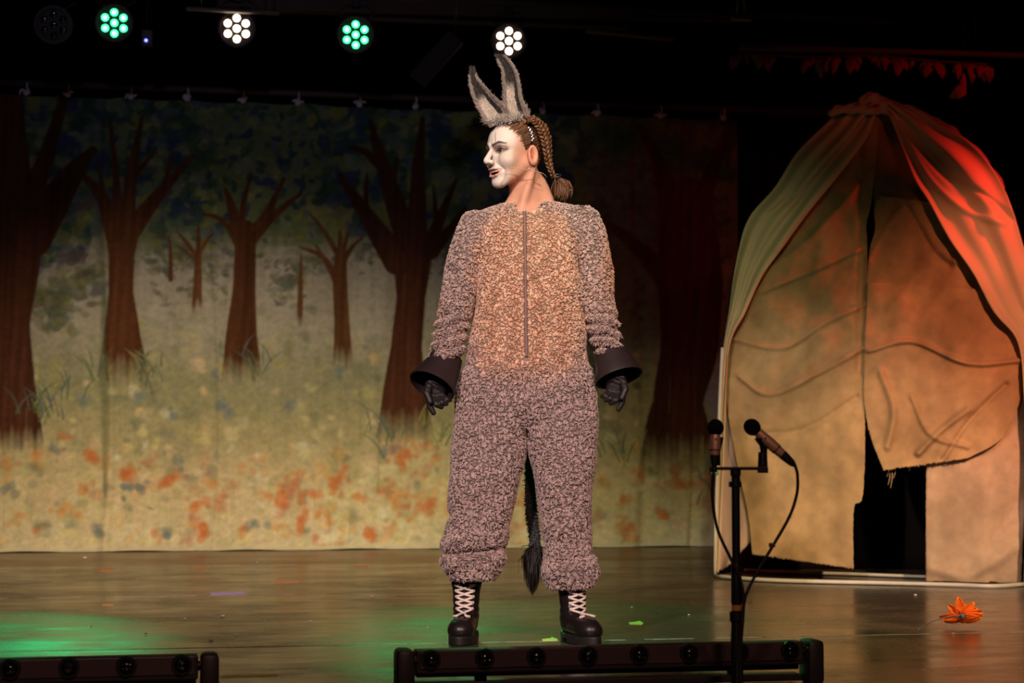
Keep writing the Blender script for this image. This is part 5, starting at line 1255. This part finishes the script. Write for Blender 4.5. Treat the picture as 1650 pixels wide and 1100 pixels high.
light_bar(ucoord(-420), ucoord(353), z_(-380, 1068), z_(325, 1052), [(18-96*k, 0) for k in range(4, 0, -1)]+[(18, 0), (112, 0), (204, 0), (293, 0)], 'black light bar in the lower left corner, cut by the frame')
# ------------------------------------------------------------------ microphone stand
YS = 4.4; ms = lambda px, py, dy=0.0: at(px, py, YS+dy)
st = thing('microphone_stand', 'slim black microphone stand with short crossbar in front of the light bar', 'microphone stand', Vector((ms(1187, 1100).x, YS, 0)))
sx = ms(1187, 1000).x; zz_ = lambda py: ms(1187, py).z; vt = lambda z: Vector((sx, YS, z))
B().tube([vt(zz_(756)), vt(zz_(915))], 0.0098, 16).build('upper_tube', M['black'], st, True, 40)
B().tube([vt(zz_(754)), vt(zz_(756)), vt(zz_(765)), vt(zz_(767))], [0.008, 0.0125, 0.0125, 0.010], 16).build('top_collar', M['black'], st, True, 40)
B().tube([vt(zz_(775.5)), vt(zz_(776)), vt(zz_(784)), vt(zz_(785))], [0.010, 0.0135, 0.0135, 0.010], 16).build('tube_collar', M['black'], st, True, 40)
B().box(Vector((sx-0.009, YS, zz_(780))), (0.014, 0.012, 0.013), 0, 0.001).build('wing_screw', M['black'], st, False)
B().tube([vt(zz_(908)), vt(zz_(914)), vt(zz_(970)), vt(zz_(974))], [0.010, 0.0122, 0.0130, 0.0115], 16).build('clutch_grip', M['black'], st, True, 40)
B().tube([vt(zz_(973)), vt(zz_(984))], 0.0112, 16).build('orange_ring', mat('orange_band', (0.55, 0.22, 0.05), 0.5), st, True, 40)
B().tube([vt(zz_(983)), vt(zz_(986)), vt(zz_(1000)), vt(zz_(1003))], [0.0115, 0.0165, 0.0165, 0.012], 16).build('lower_clutch', M['black'], st, True, 40)
B().tube([vt(zz_(1001)), vt(zz_(1030)), vt(0.02)], [0.0125, 0.0145, 0.0150], 16).build('lower_tube', M['black'], st, True, 40)
B().tube([vt(0.0), vt(0.012), vt(0.020), vt(0.026)], [0.125, 0.125, 0.115, 0.03], 40).build('base', M['black'], st, True, 40)
B().box(ms(1189, 754.5), (0.130, 0.010, 0.0078), 0, 0.002).build('crossbar', M['black'], st, False)
B().box(ms(1229, 757, 0), (0.024, 0.018, 0.014), 0, 0.002).build('bar_end', M['black'], st, False)
B().box(ms(1149, 756, 0), (0.018, 0.018, 0.014), 0, 0.002).build('bar_end', M['black'], st, False)
def taper(pts, rad, name, m, par): return B().tube(pts, rad, 18).build(name, m, par, True, 40)
taper([ms(1229, 752), ms(1229, 728)], [0.0118, 0.0105], 'clip_foot', M['black'], st)
taper([ms(1231, 728), ms(1230, 716, -0.004), ms(1226, 704, -0.006)], [0.008, 0.010, 0.016], 'clip_neck', M['black'], st)
taper([ms(1154, 750, 0.012), ms(1154, 728, 0.012)], [0.0105, 0.0105], 'clip_foot', M['black'], st)
taper([ms(1155, 728, 0.012), ms(1155, 705, 0.016)], [0.009, 0.016], 'clip_neck', M['black'], st)
def mic(label, axis, fr, gp):
    """axis: points from the foam ball to the cable end"""
    a = [Vector(p) for p in axis]; root = thing('microphone', label, 'microphone', a[0], gp)
    d = (a[1]-a[0]); L = d.length; d.normalize(); q = lambda s: a[0]+d*L*s
    rot = d.to_track_quat('Z', 'Y').to_matrix().to_4x4()
    b = B(); b.ball(a[0], fr, (1, 1, 1.08), 24, rot); b.build('foam_windscreen', M['foam'], root)
    taper([q(0.14), q(0.40), q(0.56)], [0.0115, 0.0135, 0.0130], 'body', M['miccop'], root)
    taper([q(0.558), q(0.562), q(0.575), q(0.58)], [0.0125, 0.0138, 0.0138, 0.0125], 'ring', M['black'], root)
    taper([q(0.58), q(0.70)], [0.0120, 0.0110], 'connector', M['miccop'], root)
    taper([q(0.70), q(0.80), q(0.93), q(1.0)], [0.0112, 0.0105, 0.0085, 0.0045], 'plug_boot', M['cable'], root)
    side = d.cross(Vector((0, 1, 0))).normalized()
    B().box(q(0.30)+Vector((0, -0.0125, 0)), (0.003, 0.003, 0.006), 0, 0.0008).build('switch', M['black'], root, False)
    return root
mic('right microphone of the pair, tilted down to the right in its clip', (ms(1212, 688, -0.01), ms(1281, 750, -0.01)), 0.0195, 'microphones on the stand')
mic('left microphone of the pair, upright with the foam ball up', (ms(1153, 689, -0.005), ms(1151, 752, -0.012)), 0.0195, 'microphones on the stand')
cb = B().tube(curve_pts([ms(1281, 749, -0.01), ms(1285, 765, -0.01), ms(1284, 795, -0.01), ms(1272, 832, -0.01), ms(1246, 878, -0.01), ms(1218, 925, -0.012), ms(1201, 962, -0.016), ms(1197, 1000, -0.018), ms(1194, 1040, -0.018), ms(1193, 1090, -0.02), Vector((sx+0.01, YS-0.03, 0.032))], 60), 0.0037, 8).build('microphone_cable', M['cable'], None)
tag(cb, 'black cable looping out to the right from the tilted microphone', 'cable')
B().box(ms(1244, 878, -0.01), (0.013, 0.012, 0.010), 0.4, 0.002).build('cable_tag', mat('brown_tag', (0.12, 0.06, 0.03), 0.6), cb, False)
cb = B().tube(curve_pts([ms(1151, 751, -0.012), ms(1148, 780, -0.012), ms(1149, 815, -0.012), ms(1157, 855, -0.012), ms(1176, 897, -0.014), ms(1192, 930, -0.018), ms(1198, 965, -0.020), ms(1194, 1010, -0.024), ms(1189, 1060, -0.024), Vector((sx-0.006, YS-0.035, 0.034))], 60), 0.0037, 8).build('microphone_cable', M['cable'], None)
tag(cb, 'black cable hanging from the upright left microphone to the stand', 'cable')
# ------------------------------------------------------------------ orange flower on the floor
fc = onfloor(1549, 1012); fcen = at(1549, 992, fc.y)
fw = thing('artificial_flower', 'orange artificial flower with dark stem lying on the floor by the hut', 'flower', fc)
pm = colmat('orange_petal', 0.55, 0.1, 40, spec=0.3)
nrm = Vector((0.15, 0.80, 0.55)).normalized(); e1_ = nrm.cross(Vector((0, 0, 1))).normalized(); e2_ = nrm.cross(e1_) * -1
e1_ = Vector((1, 0, 0)) if abs(e1_.x) < 0.1 else e1_*(1 if e1_.x > 0 else -1); e2_ = e2_*(1 if e2_.z > 0 else -1)
petals = [(98, 0.064), (140, 0.050), (50, 0.058), (25, 0.052), (8, 0.066), (-8, 0.064), (-22, 0.062), (-45, 0.045), (-75, 0.035), (195, 0.068), (210, 0.060), (235, 0.040), (265, 0.032), (72, 0.036), (120, 0.034)]
for ang, ln_ in petals:
    a = math.radians(ang); dr = e1_*math.cos(a)+e2_*math.sin(a); sd = nrm.cross(dr).normalized(); K = 8; nn = 5; V = []; Cc = []
    for i_ in range(K+1):
        s = i_/K; wdt = ln_*0.30*math.sin(PI*min(0.16+0.80*s, 0.99))**0.7
        for j_ in range(nn):
            u_ = j_/(nn-1)*2-1; p = fcen+dr*(0.008+ln_*s)+sd*wdt*u_+nrm*(0.012*s*s-0.006*u_*u_+0.004)
            if p.z < 0.004: p = Vector((p.x, p.y-(0.004-p.z)*0.8, 0.004+0.001*(j_ % 2)))
            V.append(tuple(p)); Cc.append((0.92, 0.13+0.07*s, 0.015))
    i = np.arange(K)[:, None]*nn; j = np.arange(nn-1)[None]
    o = link('petal', mesh_np('petal', V, np.stack([i+j, i+j+1, i+nn+j+1, i+nn+j], -1).reshape(-1, 4), np.float32(Cc)), pm, fw)
    s = o.modifiers.new('s', 'SOLIDIFY'); s.thickness = 0.0014
B().ball(fcen+Vector((0.002, -0.006, 0)), 0.0105, (1, 0.8, 1), 14).build('calyx', mat('grey_calyx', (0.10, 0.11, 0.14), 0.5), fw)
B().tube(curve_pts([fcen+Vector((0.0, -0.012, 0.002)), fcen+Vector((-0.02, -0.03, 0.003)), onfloor(1510, 998, 0.030), onfloor(1478, 1014, 0.004)], 16), 0.0023, 6).build('stem', mat('dark_stem', (0.12, 0.12, 0.15), 0.5), fw)
# ------------------------------------------------------------------ tapes, marks and litter on the vinyl
def ragged_line(u0, u1, vv, wdt, dens, seed, label, m, wob_=0.004):
    rr = random.Random(seed); b = B(); u = u0
    while u < u1:
        l = rr.uniform(0.01, 0.12)
        if rr.random() < dens:
            w0 = wdt*rr.uniform(0.35, 1.0); c = vv+rr.gauss(0, wob_*0.5); z = 0.0008
            pts = [(u, c-w0/2), (u+l*0.5, c-w0/2*rr.uniform(0.5, 1.2)), (u+l, c-w0*0.3), (u+l, c+w0*0.3), (u+l*0.4, c+w0/2*rr.uniform(0.5, 1.2)), (u, c+w0/2)]
            lo_ = [b.bm.verts.new(uv(p[0], p[1], 0.0003)) for p in pts]; hi_ = [b.bm.verts.new(uv(p[0], p[1], z)) for p in pts]
            b.bm.faces.new(hi_)
            for k in range(6): b.bm.faces.new((lo_[k], lo_[(k+1) % 6], hi_[(k+1) % 6], hi_[k]))
        u += l*rr.uniform(0.7, 1.1)
    return tag(b.build('tape_line', m, None, False), label, 'tape', None, 'stuff')
ragged_line(-2.6, 3.8, 5.97, 0.020, 0.93, 1, 'worn white tape line on the seam just behind the boots', M['tape'])
ragged_line(-3.2, 0.9, 8.24, 0.022, 0.62, 2, 'broken white tape line on the second floor seam, farther back', mat('pinkish_worn_tape', (0.50, 0.36, 0.36), 0.7, 0, 0.4, 40))
def mark(name, pts, col, label, rough=0.6):
    b = B(); n = len(pts); P = [onfloor(*p) for p in pts]
    hi_ = [b.bm.verts.new(p+Vector((0, 0, 0.0016))) for p in P]; lo_ = [b.bm.verts.new(p+Vector((0, 0, 0.0003))) for p in P]
    b.bm.faces.new(hi_); b.bm.faces.new(list(reversed(lo_)))
    for k in range(n): b.bm.faces.new((lo_[k], lo_[(k+1) % n], hi_[(k+1) % n], hi_[k]))
    return tag(b.build(name, mat(name+'_tint', col, rough, 0, 0.1), None, False), label, 'floor mark')
YG = (0.65, 0.85, 0.14)
mark('tape_arrow', [(1013, 1003), (1023, 1002), (1031, 1000.5), (1037, 1004), (1034, 1006.5), (1015, 1006)], YG, 'yellow green tape arrow right of the boots, behind the seam')
mark('tape_arrow', [(873, 1030), (889, 1028), (888, 1026), (898, 1029.5), (899, 1032), (875, 1033)], YG, 'yellow green tape arrow between the boots')
mark('tape_mark', [(153, 916.5), (166, 916), (182, 917), (181, 919.5), (160, 919.5)], (0.65, 0.20, 0.07), 'orange tape mark on the back floor at left')
mark('tape_mark', [(571, 912), (592, 911.5), (594, 913), (572, 914)], (0.60, 0.18, 0.07), 'orange tape mark near the cloth, left of the suit')
mark('tape_mark', [(443, 936.5), (480, 935.5), (481, 938.5), (445, 940)], (0.60, 0.25, 0.12), 'pale orange tape strip midway across the left floor')
mark('tape_mark', [(166, 973), (182, 973), (183, 976), (165, 975.5)], (0.55, 0.26, 0.14), 'small brown orange tape bit behind the left light bar')
mark('tape_mark', [(337, 955), (395, 953), (396, 956.5), (340, 958)], (0.35, 0.26, 0.55), 'violet tape strip lying over the second seam')
mark('tape_mark', [(357, 1088.5), (446, 1086), (447, 1088.5), (357, 1091)], (0.65, 0.55, 0.16), 'thin yellow tape line right of the left light bar')
rl = random.Random(5); pm_ = mat('pale_litter', (0.75, 0.6, 0.55), 0.7)
spots = [(137, 898, 1.6), (359, 992, 1.1), (340, 1030, 0.9), (380, 1021, 0.6), (235, 1020, 0.6), (298, 996, 0.8), (147, 1008, 0.5), (415, 906, 0.7), (1018, 978, 0.6), (920, 985, 0.6), (1110, 990, 0.6), (1536, 1020, 0.6), (1475, 958, 0.8), (500, 1000, 0.6), (600, 960, 0.6), (690, 1010, 0.6), (1400, 1050, 0.6)]
for k, (x, y, s) in enumerate(spots):
    p = onfloor(x, y, 0.004); b = B()
    b.ball(p, 0.007*s, (1.3, 1, 0.5), 8); o = b.build('paper_scrap', pm_, None)
    if k < 2: tag(o, ['small pinkish crumpled paper scrap at the foot of the painted cloth', 'pale crumb on the vinyl above the gap between the light bars'][k], 'scrap')
    else: tag(o, 'tiny pale scrap on the floor '+['right of the left light bar, nearer speck', 'above the right end of the left light bar', 'above the middle of the left light bar', 'behind the left light bar, farthest back', 'far left, beside the green pool of light', 'at the foot of the cloth, left of the suit', 'behind the yellow arrow, right of the boots', 'just left of the right boot', 'left of the microphone stand', 'in front of the orange flower', 'between the hut and the orange flower', 'midway between the left bar and the left boot', 'on the second tape line, left of the suit', 'just left of the left boot', 'near the frame bottom, right of the long light bar'][k-2], 'scrap', 'tiny scraps on the vinyl')
